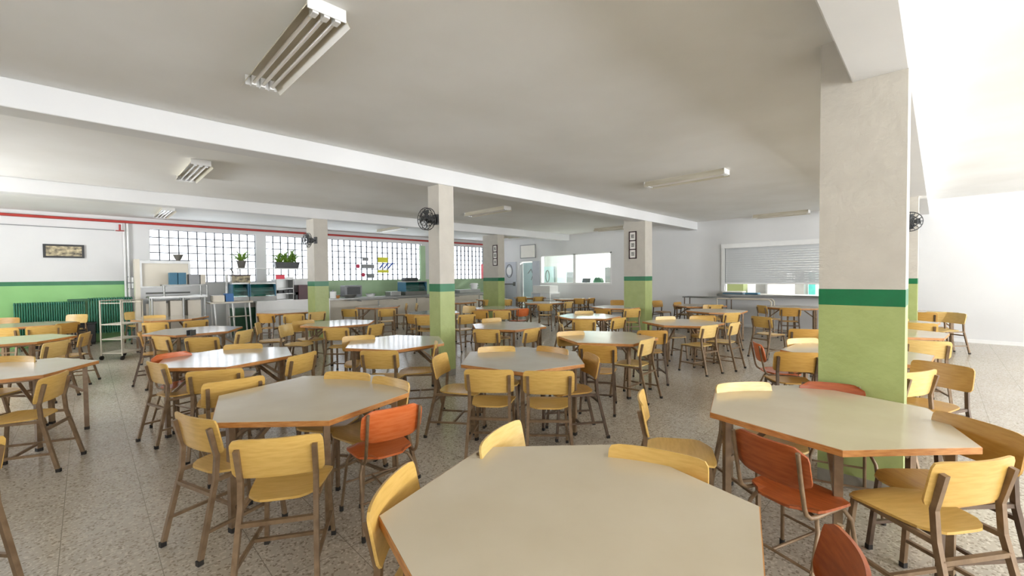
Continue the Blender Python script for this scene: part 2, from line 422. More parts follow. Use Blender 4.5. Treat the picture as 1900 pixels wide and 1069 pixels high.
# framed art
def picture(name, P0, P1, axis, lab, mats=('black', 'art')):
    cx, cy = (P0.x + P1.x) / 2, (P0.y + P1.y) / 2
    e = empty(name, (cx, cy, min(P0.z, P1.z)), 0, lab, 'picture')
    h = abs(P1.z - P0.z)
    if axis == 'y':
        w = abs(P1.x - P0.x) / 2; f = MB(); t = .045
        f.box((-w, -.02, 0), (w, .02, t)).box((-w, -.02, h - t), (w, .02, h)).box((-w, -.02, t), (-w + t, .02, h - t)).box((w - t, -.02, t), (w, .02, h - t)); f.build('frame', mats[0], e)
        MB().box((-w + t, -.008, t), (w - t, .02, h - t)).build('artwork', mats[1], e)
    return e
picture('wall_picture', PY(80, 478, BW - .025), PY(156, 455, BW - .025), 'y', 'wide black-framed picture on the wall above the left radiators')
# fire extinguishers on wall
for k, (x0, x1) in enumerate(((237, 243), (243.5, 249.5))):
    p0 = PY(x0, 513, BW - .1); p1 = PY(x1, 535, BW - .1); r = (p1.x - p0.x) / 2
    e = empty('wall_cylinder', ((p0.x + p1.x) / 2, BW - .1, p1.z), 0, ['left of two small grey cylinders mounted beside the white pipes', 'right of two small grey cylinders mounted beside the white pipes'][k], 'cylinder', 'wall-mounted cylinders')
    h = p0.z - p1.z
    MB().cyl((0, 0, 0), r, h * .42, n=14).cyl((0, 0, h * .5), r, h * .42, n=14).build('body', 'white_enamel', e)
    MB().box((-r, -.01, h * .42), (r, r, h * .5)).box((-r * 1.05, r * .6, -.02), (r * 1.05, r, h)).build('bracket', 'mid_grey', e)

# ------------------------------------------------------------------ ceiling lights (all run along y)
def lamp(name_px, lab, L=1.5, W=.30, z=ZC):
    a, b = name_px
    e = empty('ceiling_light', (a, b, z - .1), 0, lab, 'ceiling light', 'fluorescent ceiling lights')
    h = L / 2; w = W / 2
    m = MB()
    m.add([(-w, -h, 0), (w, -h, 0), (w * .62, -h, .09), (-w * .62, -h, .09), (-w, h, 0), (w, h, 0), (w * .62, h, .09), (-w * .62, h, .09)],
          [(0, 3, 7, 4), (1, 5, 6, 2), (3, 2, 6, 7)])
    m.box((-w * .62, -h, .085), (w * .62, h, .1))
    o = m.build('reflector', 'lamp_housing', e); sd = o.modifiers.new('s', 'SOLIDIFY'); sd.thickness = .004
    MB().box((-w * .8, -h - .008, .02), (w * .8, -h, .1)).build('end_plate', 'white_enamel', e)
    MB().box((-w * .8, h, .02), (w * .8, h + .008, .1)).build('end_plate', 'white_enamel', e)
    for k in (-1, 0, 1):
        x = k * w * .46
        t = MB().cyl((x, -h + .05, .03), .014, L - .1, 'y', 8).build('tube', 'tube_glass', e)
        for s_ in (-1, 1): MB().box((x - .018, s_ * (h - .03) - .03, .008), (x + .018, s_ * (h - .03) + .03, .088)).build('lamp_holder', 'white_enamel', t)
    return e
def lamp_px(x0, y0, x1, y1, lab):
    h = ZC - .06
    A, B = PZ(x0, y0, h), PZ(x1, y1, h)
    L = abs(B.y - A.y); a = (A.x + B.x) / 2
    return lamp((a, (A.y + B.y) / 2), lab, max(1.2, min(1.7, L)))
lamp_px(488, 160, 603, 22, 'large fluorescent ceiling light at the top left, nearest the camera')
lamp_px(345, 334, 372, 304, 'fluorescent ceiling light at left between the two long beams')
lamp_px(299, 403, 311, 389, 'fluorescent ceiling light above the steel equipment by the windows')
lamp_px(1200, 345, 1349, 321, 'fluorescent ceiling light right of centre in front of the picture pillar')
lamp_px(870, 400, 940, 387, 'fluorescent ceiling light just right of the fan pillar')
lamp_px(1398, 403, 1502, 394, 'fluorescent ceiling light above the serving hatch')
lamp_px(708, 430, 746, 422, 'fluorescent ceiling light above the long glass-block window')
lamp_px(1109, 428, 1156, 422, 'fluorescent ceiling light left of the picture pillar above the internal window')
lamp_px(938, 441, 980, 437, 'fluorescent ceiling light nearest the grey door')

# ------------------------------------------------------------------ wall fans
def fan(loc, rz, lab, m='black', tilt=.25):
    e = empty('wall_fan', loc, rz, lab, 'fan', 'pillar fans')
    # faces -x locally; bracket towards +x
    R = .17
    MB().box((.13, -.05, -.07), (.17, .05, .09)).tube([(.14, 0, 0), (.02, 0, 0)], .018, 8).build('bracket', m, e)
    MB().cyl((-.02, 0, 0), .06, .1, 'x', 16).build('motor', m, e)
    g = MB()
    for x, r in ((-.08, R), (-.02, R), (-.10, R * .6), (-.105, R * .25), (0, R * .6)):
        g.tube([(x, r * math.cos(2 * PI * i / 20), r * math.sin(2 * PI * i / 20)) for i in range(20)], .006, 5, closed=True)
    for i in range(16):
        t = 2 * PI * i / 16; c, s = math.cos(t), math.sin(t)
        g.tube([(-.107, 0, 0), (-.10, R * .6 * c, R * .6 * s), (-.08, R * c, R * s), (-.02, R * c, R * s), (0, R * .6 * c, R * .6 * s), (.01, .05 * c, .05 * s)], .0035, 4)
    g.build('grille', m, e)
    b = MB()
    for i in range(4):
        t = 2 * PI * i / 4
        vs = []
        for (r, d) in ((.03, -.25), (.14, -.42), (.15, .3), (.03, .25)):
            vs.append((-.05 + d * .06, r * math.cos(t + d), r * math.sin(t + d)))
        b.add(vs, [(0, 1, 2, 3)])
    o = b.build('fan_blades', 'dark_grey', e); sd = o.modifiers.new('s', 'SOLIDIFY'); sd.thickness = .003
    return e
q = PX(796, 407, 3.98 - .17); fan((3.98 - .17, q.y, q.z), .15, 'black wall fan on the slim pillar left of centre')
q = PX(574, 446, 3.97 - .17); fan((3.97 - .17, q.y, q.z), .1, 'dark fan on the back left slim pillar', 'dark_grey')
q = PX(1689, 412, 10.7 - .17); fan((10.7 - .17, q.y, q.z), .0, 'dark fan on the hidden pillar behind the broad near one', 'dark_grey')

# three-picture frames
def frame3(a, x0, y0, x1, y1, lab):
    p = PX(x0, y0, a); q = PX(x1, y1, a)
    w = abs(p.y - q.y) / 2; h = p.z - q.z
    e = empty('picture_frame', (a - .012, (p.y + q.y) / 2, q.z), 0, lab, 'picture frame', 'triple picture frames')
    f = MB(); t = .03; hh = (h - t) / 3
    for i in range(4): f.box((-.012, -w, i * hh), (.012, w, i * hh + t))
    for s in (-1, 1): f.box((-.012, min(s * w, s * (w - t)), 0), (.012, max(s * w, s * (w - t)), h))
    f.build('frame', 'frame_brown', e)
    for i in range(3):
        c = MB().box((-.004, -w + t, i * hh + t), (.011, w - t, (i + 1) * hh)).build('mount', 'paper', e)
        MB().box((-.006, -w * .4, i * hh + t + .22 * hh), (-.003, w * .4, (i + 1) * hh - .22 * hh)).build('print', 'grey_print', c)
    return e
frame3(10.7, 1167.5, 430, 1181.5, 480, 'dark frame with three small prints on the pillar right of centre')
frame3(10.14, 914.8, 455, 923.5, 493, 'dark frame with three small prints on the farthest pillar')

# ------------------------------------------------------------------ right wall: doors, pass window, hatch
p0 = PX(958.5, 500, AR); p1 = PX(939, 500, AR)
e = struct(empty('door_1', (AR - .03, (p0.y + p1.y) / 2, 0)), 'grey door with round porthole and push bar', 'door')
w = (p1.y - p0.y) / 2
MB().box((-.02, -w, .01), (.02, w, 2.3)).build('leaf', 'door_grey', e)
ph = PX(945, 503, AR - .05)
r_ = MB().tube([(-.03, ph.y - e.location.y + .2 * math.cos(2 * PI * i / 24), ph.z + .3 * math.sin(2 * PI * i / 24)) for i in range(24)], .025, 6, closed=True).build('porthole_ring', 'mid_grey', e)
MB().cyl((-.03, ph.y - e.location.y, ph.z), .19, .005, 'x', 24).build('porthole_glass', 'white_enamel', e)
hb = PX(950, 527, AR - .1)
MB().tube([(-.09, -w + .08, hb.z), (-.09, w - .05, hb.z)], .025, 8).box((-.1, -w + .03, hb.z - .09), (0, -w + .12, hb.z + .09)).build('push_bar', 'steel_dark', e)
struct(MB().box((AR - .02, bD0 - .45, 0), (AR - .002, bD0 - .02, 2.3)).build('trim_1', 'door_grey'), 'grey panel between the open doorway and the internal window', 'panel')
# open cyan door leaf inside the doorway
e = struct(empty('door_2', (AR + .22, bD1, 0), 0), 'pale cyan door seen through the doorway', 'door')
MB().box((0, -(bD1 - bD0) - .25, .01), (.04, 0, 2.25)).build('leaf', 'door_cyan', e)
MB().tube([(-.01, -.3, 1.75), (-.01, -.5, 1.95), (-.01, -.62, 1.7), (-.01, -.5, 1.45)], .012, 6).build('glazing_outline', 'mid_grey', e)
# white board above doors
p0 = PX(966, 480, AR - .02); p1 = PX(994, 453, AR - .02)
e = empty('wall_board', (AR - .03, (p0.y + p1.y) / 2, p0.z), 0, 'blank white framed board above the open doorway', 'board')
w = abs(p0.y - p1.y) / 2; h = p1.z - p0.z
MB().box((-.01, -w, 0), (.01, w, h)).build('panel', 'paper', e)
MB().box((-.02, -w, 0), (.0, w, .03)).box((-.02, -w, h - .03), (0, w, h)).box((-.02, -w, 0), (0, -w + .03, h)).box((-.02, w - .03, 0), (0, w, h)).build('frame', 'mid_grey', e)
# pass window frame and glass
e = struct(empty('window_10', (AR + .1, (bP0 + bP1) / 2, zP0)), 'wide internal window into the white kitchen room', 'window')
w = (bP1 - bP0) / 2; h = zP1 - zP0; my = PX(1066, 500, AR).y - (bP0 + bP1) / 2
f = MB()
for y, t in ((-w + .03, .03), (w - .03, .03), (my, .06)): f.box((-.11, y - t, 0), (.05, y + t, h))
f.box((-.13, -w, -.03), (.05, w, .04)).box((-.11, -w, h - .04), (.05, w, h)); f.build('frame', 'white_enamel', e)
MB().box((0, -w, .03), (.008, w, h - .03)).build('pane', 'clear_glass', e)

# hatch: shutter, frame, counter
e = empty('roller_shutter', (AR, (bH0 + bH1) / 2, 1.34), 0, 'pale grey roller shutter lowered over the serving hatch', 'shutter')
w = (bH1 - bH0) / 2
m = MB()
n = 16
for i in range(n):
    z = i * (zH1 - 1.34) / n; m.box((.03, -w, z), (.055, w, z + (zH1 - 1.34) / n - .002))
m.build('slats', 'shutter', e)
MB().box((-.02, -w, -.03), (.06, w, .015)).build('bottom_rail', 'white_enamel', e)
MB().box((-.06, -w - .1, zH1 - 1.34), (.02, w + .1, zH1 - 1.34 + .14)).build('housing', 'white_enamel', e)
for s in (-1, 1): MB().box((-.03, s * w - (.1 if s < 0 else 0), -.3), (.06, s * w + (.1 if s > 0 else 0), zH1 - 1.34)).build('guide_rail', 'white_enamel', e)
tag(MB().box((AR - .42, bH0, .95), (AR + .45, bH1 + .1, 1.01)).build('hatch_counter', 'steel_dark', bevel=.005), 'dark steel counter running under the serving hatch', 'counter')

def bench(x0, x1, y, b0, b1, lab, m='steel_dark', h=.96, name='tray_rail'): pass
# steel tray trolley-tables in front of hatch
def steel_table(name, A, B, dep, h, lab, mtop='steel_dark', mleg='dark_tube', cat='table', shelf=None, th=.03):
    """A,B: world points of front edge ends; table extends towards +n"""
    A = Vector((A[0], A[1], 0)); B = Vector((B[0], B[1], 0)); d = (B - A); L = d.length; ang = math.atan2(d.y, d.x)
    e = empty(name, ((A + B) / 2), ang, lab, cat)
    MB().box((-L / 2, 0, h - th), (L / 2, dep, h)).build('tabletop', mtop, e)
    for x in (-L / 2 + .05, L / 2 - .05):
        for y in (.05, dep - .05): MB().tube([(x, y, 0), (x, y, h - th)], .016, 6).build('leg', mleg, e)
    if shelf: MB().box((-L / 2 + .04, .04, shelf - .02), (L / 2 - .04, dep - .04, shelf)).build('shelf', mtop, e)
    return e
A = PX(1345, 560, AR - .75); B = PX(1271, 556, AR - .75)
steel_table('side_table', (AR - .95, B.y), (AR - .95, A.y - .15), .5, .93, 'dark steel side table against the wall left of the hatch', mleg='dark_tube')
q0 = PX(1430, 555, AR - 1.0)
m = MB().tube([(AR - .95, bH1 - .1, .90), (AR - .95, q0.y + .06, .90), (AR - .95, q0.y, .84), (AR - .95, q0.y, 0)], .02, 8).tube([(AR - .95, bH1 - .1, .90), (AR - .95, bH1 - .1, 0)], .02, 8).tube([(AR - .65, bH1 - .1, .90), (AR - .65, q0.y + .06, .90), (AR - .65, q0.y, .84), (AR - .65, q0.y, 0)], .02, 8)
tag(m.build('tray_rail', 'beige_enamel'), 'pale tubular tray rail standing in front of the hatch counter', 'rail')
# trays and things on hatch counter
q = PX(1362, 543, AR - .2)
for k in range(3):
    tag(MB().box((AR - .36, q.y - .28, 1.012 + k * .028), (AR - .02, q.y + .28, 1.036 + k * .028)).build('serving_tray', ['blue_card', 'mid_grey', 'white_enamel'][k], bevel=.005), ['blue tray at the bottom of the stack on the hatch counter', 'grey tray in the middle of the stack on the hatch counter', 'white tray on top of the stack on the hatch counter'][k], 'tray', 'trays on the hatch counter')
q = PX(1395, 543, AR - .15)
tag(MB().box((AR - .33, q.y - .2, 1.012), (AR - .05, q.y + .14, 1.06)).build('cutlery_tray', 'blue_card', bevel=.006), 'small blue tray right of the tray stack on the hatch counter', 'tray')
# kitchen furniture seen below the shutter
def kbox(x0, x1, y0, y1, a, dep, m, name, lab, cat, z0=None):
    p = PX(x0, y0, a); q = PX(x1, y1, a)
    lo = q.z if z0 is None else z0
    return tag(MB().box((a, q.y, lo), (a + dep, p.y, p.z)).build(name, m, bevel=.006), lab, cat)
kbox(1347, 1379, 520, 545, AR + 2.6, .5, 'olive', 'notice_panel', 'olive green cabinet behind the hatch at its left end', 'cabinet', 0)
kbox(1402, 1420, 521, 545, AR + 2.8, .5, 'mid_grey', 'kitchen_cabinet', 'grey appliance behind the hatch, second opening', 'cabinet', 0)
kbox(1424, 1460, 505, 560, AR + 2.4, .7, 'white_enamel', 'fridge', 'white refrigerator behind the middle of the hatch', 'fridge', 0)
kbox(1475, 1492, 500, 545, AR + 2.2, .6, 'steel', 'kitchen_oven', 'steel oven behind the right part of the hatch', 'oven', 0)
kbox(1500, 1513, 505, 545, AR + 2.5, .6, 'teal', 'kitchen_cabinet', 'teal cabinet behind the hatch beside the broad pillar', 'cabinet', 0)
# room behind the pass window
p = PX(1032, 490, AR + 3.9)
e = struct(empty('door_3', (K1 - .03, PX(1017, 500, K1).y, 0)), 'white kitchen door with tall oval window', 'door')
MB().box((-.02, -.5, .01), (.02, .5, 2.15)).build('leaf', 'door_cyan', e)
MB().tube([(-.03, .13 * math.cos(2 * PI * i / 20), 1.62 + .32 * math.sin(2 * PI * i / 20)) for i in range(20)], .025, 6, closed=True).build('oval_ring', 'mid_grey', e)
MB().tube([(-.04, -.5, .05), (-.04, -.5, 2.15)], .02, 6).build('door_edge', 'mid_grey', e)
kbox(1034, 1050, 488, 560, K1 - .7, .6, 'door_cyan', 'tall_cupboard', 'pale cyan tall cupboard behind the internal window', 'cupboard', 0)
kbox(1051, 1064, 505, 545, K1 - 1.6, .5, 'mid_grey', 'kitchen_appliance', 'grey appliance behind the left pane of the internal window', 'appliance', 0)
kbox(1072, 1090, 492, 545, K1 - .8, .6, 'door_cyan', 'fridge', 'pale blue refrigerator behind the right pane of the internal window', 'fridge', 0)
kbox(1122, 1134, 496, 545, K1 - 2.2, .6, 'mid_grey', 'kitchen_cabinet', 'grey cabinet at the right end of the internal window', 'cabinet', 0)
# desk just inside with laptop, plant, mugs
dz = zP0 - .06
steel_table('desk', (AR + .3, bP1 - .3), (AR + .3, bP0 + .2), .7, dz, 'white desk just behind the internal window', mtop='white_enamel', mleg='mid_grey', cat='desk')
q = PX(1083, 525, AR + .6)
e = empty('laptop', (AR + .6, q.y, dz), 0, 'grey open laptop on the desk behind the internal window', 'laptop')
MB().box((-.1, -.2, 0), (.15, .2, .02)).build('base', 'mid_grey', e)
MB().box((-.01, -.2, 0), (.01, .2, .26), Matrix.Translation((.15, 0, .02)) @ Matrix.Rotation(.3, 4, 'Y')).build('screen', 'dark_grey', e)
q = PX(1110, 525, AR + .5)
e = empty('backpack', (AR + .5, q.y, dz), 0, 'dark green bag standing on the desk behind the internal window', 'bag')
m = MB()
for k, (w_, z) in enumerate(((.2, 0), (.22, .08), (.2, .2), (.12, .27), (.03, .3))): pass
m.sheet(lambda u, v: ((0.02 - .1 * math.sin(PI * u), (u - .5) * .42 * (1 - .55 * v ** 3), .3 * v), (-1, 0, 0)), 8, 8, .18)
m.build('bag_body', 'dark_green', e)
MB().tube([(-.05, -.1, .28), (-.05, 0, .36), (-.05, .1, .28)], .012, 6).build('handle', 'black', e)
for k, (x, mm, t) in enumerate(((1121, 'red_paint', 'small red mug beside the dark bag on the desk'), (1126, 'white_enamel', 'white mug right of the red mug on the desk'), (1131, 'mid_grey', 'grey cup at the right end of the desk'))):
    q = PX(x, 525, AR + .4); e = empty('mug', (AR + .4, q.y, dz), 0, t, 'mug', 'mugs behind the internal window')
    MB().cyl((0, 0, 0), .04, .1, n=14).build('mug_body', mm, e); MB().tube([(0, .038, .08), (0, .07, .06), (0, .07, .03), (0, .038, .02)], .006, 5).build('mug_handle', mm, e)
# kitchen lamps
for k, (b, t) in enumerate(((2.2, 'lit ceiling light in the kitchen behind the hatch'), (10.8, 'lit ceiling light in the room behind the internal window'))):
    e = empty('kitchen_light', (AR + 2.2, b, ZC - .103), 0, t, 'ceiling light')
    MB().box((-.15, -.9, .02), (.15, .9, .1)).build('housing', 'white_enamel', e); MB().box((-.12, -.85, 0), (.12, .85, .02)).build('diffuser', 'lit_tube', e)
    ld = bpy.data.lights.new('kitchen_lamp', 'AREA'); ld.shape = 'RECTANGLE'; ld.size = .3; ld.size_y = 1.8; ld.energy = 190; ld.color = (1, 1, .97)
    lo = bpy.data.objects.new('kitchen_lamp', ld); COL.objects.link(lo); lo.location = (AR + 2.2, b, ZC - .13)
# white trolley by door
def trolley(name, x0, x1, ytop, ybot, b, a, dep, m, lab, shelves=3, by='x'):
    pass
def cart(P, w, d, h, rz, m, lab, levels, cat='trolley', tub=None):
    e = empty('trolley', P, rz, lab, cat)
    f = MB()
    for x in (-w / 2, w / 2):
        f.tube([(x, -d / 2, .08), (x, -d / 2, h), (x, d / 2, h), (x, d / 2, .08)], .013, 6)
    f.tube([(-w / 2, -d / 2, h - .05), (w / 2, -d / 2, h - .05)], .011, 6).tube([(-w / 2, d / 2, h - .05), (w / 2, d / 2, h - .05)], .011, 6)
    f.build('frame', m, e)
    for z in levels: MB().box((-w / 2, -d / 2, z - .012), (w / 2, d / 2, z + .008)).build('shelf', m, e)
    for x in (-w / 2, w / 2):
        for y in (-d / 2, d / 2): MB().cyl((x - .012, y, .045), .045, .024, 'x', 12).build('wheel', 'rubber', e)
    if tub: MB().box((-w / 2 + .04, -d / 2 + .04, h), (w / 2 - .04, d / 2 - .04, h + tub)).build('tub', 'white_enamel', e)
    return e
q = PX(1012, 545, AR - .8); cart((AR - .8, q.y, 0), .6, 1.0, .95, 0, 'white_enamel', 'white trolley with tubs against the wall below the internal window', (.3, .65, .94), tub=.28)
# red boxes in the corner
def wbox(x0, x1, y0, y1, b, dep, m, name, lab, cat, z0=None, group=None, bev=.006):
    p = PY(x0, y0, b); q = PY(x1, y1, b)
    return tag(MB().box((p.x, b, q.z if z0 is None else z0), (q.x, b + dep, p.z)).build(name, m, bevel=bev), lab, cat, group)
e = wbox(898, 915, 490, 517, BW - .22, .22, 'red_box', 'hose_cabinet', 'red hose cabinet on the corner wall beside the farthest pillar', 'cabinet')
wbox(907, 915, 472, 483, BW - .15, .15, 'red_box', 'alarm_box', 'small red box above the red hose cabinet', 'box')

# ------------------------------------------------------------------ serving counter along the windows
BC = 13.6
aC0, aC1 = PY(476, 555, BC).x, PY(897, 545, BC).x
e = empty('serving_counter', ((aC0 + aC1) / 2, BC, 0), 0, 'long white serving counter below the glass-block windows', 'counter')
w = (aC1 - aC0) / 2
am = PY(612, 555, BC).x - e.location.x
MB().box((-w, .0, 0), (am, .12, .93)).build('front_panel', 'white_enamel', e)
MB().box((am, .05, 0), (w, .15, .92)).build('front_panel', 'beige_enamel', e)
MB().box((-w, -.03, .93), (am, .75, .98)).build('worktop', 'white_enamel', e)
MB().box((am, -.03, .92), (w, .75, .96)).build('worktop', 'steel', e)
MB().box((-w, .7, 0), (w, .75, .92)).build('back_panel', 'beige_enamel', e)
f = MB()
for k in (0, 1, 2): f.tube([(am + .5, -.12 - .1 * k, .90), (w, -.12 - .1 * k, .90)], .014, 6)
for k in range(5): x = am + .9 + (w - am - 1.1) * k / 4; f.tube([(x, 0, .86), (x, -.32, .86)], .012, 6)
f.build('tray_rail', 'steel', e)
for k in range(4): x = am + 1.5 + (w - am - 2) * k / 3; MB().tube([(x, -.3, 0), (x, -.3, .86)], .02, 6).build('rail_post', 'steel_dark', e)

TB = .965
def on_counter(x0, x1, y0, y1, b, dep, m, name, lab, cat, base=TB, group=None): return wbox(x0, x1, y0, y1, b, dep, m, name, lab, cat, base, group)
# left white panelled display fridge units
def display_case(x0, x1, y0, b, dep, lab, glass='teal_glass', base=.98):
    p = PY(x0, y0, b); q = PY(x1, y0, b); w = (q.x - p.x) / 2
    e = empty('display_case', ((p.x + q.x) / 2, b, base), 0, lab, 'display case')
    h = p.z - base
    MB().box((-w, 0, h - .04), (w, dep, h)).build('top_shelf', 'steel', e)
    MB().box((-w, .0, 0), (w, dep, .14)).build('base', 'steel_dark', e)
    MB().box((-w + .02, dep - .04, .14), (w - .02, dep, h - .04)).build('back_panel', 'teal', e)
    MB().box((-w, 0, .14), (-w + .03, dep, h - .04)).build('side_panel', 'blue_card', e); MB().box((w - .03, 0, .14), (w, dep, h - .04)).build('side_panel', 'blue_card', e)
    MB().sheet(lambda u, v: ((-w + .03 + (2 * w - .06) * u, .02 + .12 * v * v, .14 + (h - .18) * v), (0, -1, .3)), 2, 6, .006).build('curved_glass', glass, e)
    MB().box((-w + .03, .1, .14 + (h - .18) * .45), (w - .03, dep - .04, .14 + (h - .18) * .45 + .015)).build('shelf', 'steel', e)
    return e
display_case(430, 462, 525, BC + .1, .55, 'small teal glass display case left of the larger one on the counter')
display_case(463, 512, 525, BC + .1, .55, 'larger teal curved-glass display case on the white counter')
q = PY(447, 520, BC + .3)
e = empty('snack_box', (q.x, BC + .25, PY(447, 525.5, BC + .3).z), 0, 'small brown decorated box on top of the small display case', 'box')
MB().box((-.22, 0, 0), (.22, .25, .2)).build('box_body', 'art', e); MB().box((-.24, -.01, .2), (.24, .26, .23)).build('lid', 'frame_brown', e)
# metal shelf unit
p = PY(512, 518, BC + .1); q = PY(545, 552, BC + .1); w = (q.x - p.x) / 2
e = empty('shelf_unit', ((p.x + q.x) / 2, BC + .1, .98), 0, 'grey metal shelf unit on the counter under the pink card', 'shelf')
h = p.z - .98
MB().box((-w, .42, 0), (w, .44, h)).build('back_panel', 'steel', e)
for z in (0, .3, .55, 1): MB().box((-w, 0, z * (h - .02)), (w, .42, z * (h - .02) + .02)).build('shelf', 'steel', e)
for s in (-1, 1): MB().box((s * w - .01, 0, 0), (s * w + .01, .44, h)).build('side_panel', 'steel_dark', e)
for k, (x, zz) in enumerate(((520, .32), (528, .32), (537, .32))):
    q = PY(x, 540, BC + .3)
    tag(MB().box((q.x - .08, BC + .2, .98 + (h - .02) * .3 + .02), (q.x + .08, BC + .4, .98 + (h - .02) * .3 + .11)).build('storage_box', 'dark_grey'), ['leftmost', 'middle', 'rightmost'][k] + ' dark box inside the grey shelf unit', 'box', 'boxes in the shelf unit')
wbox(511.5, 528.5, 510.5, 518.2, BC + .3, .02, 'pink_card', 'price_card', 'bright pink card standing on the grey shelf unit', 'card', .98 + h)
wbox(531, 545, 514, 518.2, BC + .3, .15, 'white_enamel', 'small_box', 'small white box right of the pink card', 'box', .98 + h)
e = on_counter(554, 575, 529, 552, BC + .1, .45, 'maroon', 'dark_red_oven', 'dark red appliance on the counter beside the back left pillar', 'appliance', .981)
q = PY(551, 545, BC + .2)
tag(MB().box((q.x - .06, BC + .15, .981), (q.x + .04, BC + .3, 1.2)).box((q.x - .1, BC + .15, 1.12), (q.x + .04, BC + .3, 1.2)).build('coffee_dispenser', 'black'), 'small black dispenser left of the dark red appliance', 'dispenser')
wbox(545.5, 576, 517, 552, BC + .6, .04, 'white_enamel', 'backing_panel', 'white panel behind the dark red appliance', 'panel', .981)
# plants
def plant(P, kind, lab, n, R):
    e = empty('potted_plant', P, 0, lab, 'plant')
    if kind == 'pot': MB().cyl((0, 0, 0), .09, .2, n=16, r2=.13).cyl((0, 0, .2), .14, .03, n=16).build('pot', 'pot_grey', e); zz = .2; ww = .04
    else: MB().add([(-.34, -.09, 0), (.34, -.09, 0), (.34, .09, 0), (-.34, .09, 0), (-.38, -.11, .2), (.38, -.11, .2), (.38, .11, .2), (-.38, .11, .2)], [(0, 3, 2, 1), (4, 5, 6, 7), (0, 1, 5, 4), (1, 2, 6, 5), (2, 3, 7, 6), (3, 0, 4, 7)]).build('trough', 'dark_grey', e); zz = .19; ww = .3
    m = MB(); rr = random.Random(len(lab))
    for i in range(n):
        t = rr.uniform(0, 2 * PI); x0 = rr.uniform(-ww, ww); L = rr.uniform(.6, 1) * R; up = rr.uniform(.5, 1.1)
        d = Vector((math.cos(t), math.sin(t) * .5, 0)); sd = Vector((-d.y, d.x, 0)).normalized()
        wl = .04 * rr.uniform(.8, 1.4); pts = []
        for k in range(6):
            s = k / 5; c = Vector((x0, 0, zz)) + d * (L * s) + Vector((0, 0, L * (up * s * 2.1 - 1.0 * s * s)))
            ws = wl * math.sin(PI * (.12 + .86 * s)); pts += [c - sd * ws, c + sd * ws + Vector((0, 0, .004))]
        m.add(pts, [(2 * k, 2 * k + 1, 2 * k + 3, 2 * k + 2) for k in range(5)], True)
    o = m.build('leaves', 'leaf', e); s_ = o.modifiers.new('s', 'SOLIDIFY'); s_.thickness = .003
    return e
# ledge shelf carrying the plants
q = PY(447, 497.5, BW - .18); zl = q.z
a0, a1 = PY(436, 498, BW - .18).x, PY(560, 498, BW - .18).x
sh = empty('plant_shelf', ((a0 + a1) / 2, BW - .18, zl - .03), 0, 'thin white shelf in front of the windows holding the plants', 'shelf')
MB().box(((a0 - a1) / 2, -.14, 0), ((a1 - a0) / 2, .14, .03)).build('board', 'white_enamel', sh)
for x in (-(a1 - a0) / 2 + .1, .0, (a1 - a0) / 2 - .1): MB().box((x - .01, .1, -.2), (x + .01, .18, 0)).tube([(x, -.1, 0), (x, .15, -.2)], .008, 5).build('shelf_bracket', 'white_enamel', sh)
plant((PY(448, 497, BW - .18).x, BW - .18, zl), 'pot', 'spindly plant in a grey pot in the left window', 22, .42)
plant((PY(532, 497, BW - .18).x, BW - .18, zl), 'trough', 'leafy plant in a long dark trough in the window by the pillar', 60, .42)

# steel hood / wash unit at left
BH = 14.3
p = PY(249, 483, BH); q = PY(352, 530, BH)
e = empty('wash_unit', ((p.x + q.x) / 2, BH, 0), 0, 'tall cream and steel panelled unit left of the windows', 'kitchen unit')
w = (q.x - p.x) / 2; H = p.z; zb = PY(300, 531, BH).z
MB().box((-w + .12, .03, zb), (w, .5, H - .05)).build('hood_panel', 'cream_panel', e)
f = MB(); f.box((-w + .1, 0, H - .07), (w + .02, .52, H)); f.box((w - .02, 0, zb), (w + .03, .52, H - .07)); f.box((-w + .1, -.01, zb), (-w + .14, .52, H - .07)); f.box((-w + .1, 0, zb - .03), (w + .02, .52, zb)); f.build('hood_frame', 'steel', e)
MB().box((-w, -.02, .1), (-w + .1, .4, H + .03)).build('side_post', 'cream_panel', e)
MB().box((-w + .12, .05, .0), (w, .5, zb - .35)).build('lower_cabinet', 'steel_dark', e)
for k in range(3): x = -w + .2 + k * (2 * w - .3) / 3; MB().box((x, .03, .08), (x + (2 * w - .3) / 3 - .06, .06, zb - .45)).build('door_panel', 'beige_enamel', e)
MB().tube([(-w + .2, -.03, zb - .18), (w, -.03, zb - .18)], .02, 6).tube([(-w + .2, -.03, zb - .28), (w, -.03, zb - .28)], .02, 6).build('tray_rail', 'steel_dark', e)
# bench in front with crates
BT = 13.2
A = PY(303, 575, BT); B = PY(386, 575, BT); hs = PY(330, 528, BT + .1).z; hm = PY(330, 549, BT).z
e = empty('steel_bench', ((A.x + B.x) / 2, BT, 0), 0, 'steel bench with raised shelf in front of the tall cream unit', 'bench')
w = (B.x - A.x) / 2
MB().box((-w - .25, 0, hm - .05), (w, .6, hm)).build('worktop', 'steel', e)
MB().box((-w, .1, hs - .03), (w - .08, .5, hs)).build('raised_shelf', 'steel_dark', e)
for x in (-w + .04, -w + .9, w - .12): MB().tube([(x, .12, hm), (x, .12, hs - .03)], .02, 6).build('shelf_post', 'steel', e)
for x in (-w - .2, -w * .1, w - .05):
    for y in (.05, .55): MB().tube([(x, y, 0), (x, y, hm - .05)], .022, 6).build('leg', 'steel', e)
for k in range(3): x = -w - .2 + k * (2 * w + .15) / 3; MB().box((x, .1, .12), (x + (2 * w + .15) / 3 - .08, .5, hm - .12)).build('drawer_unit', 'beige_enamel', e)
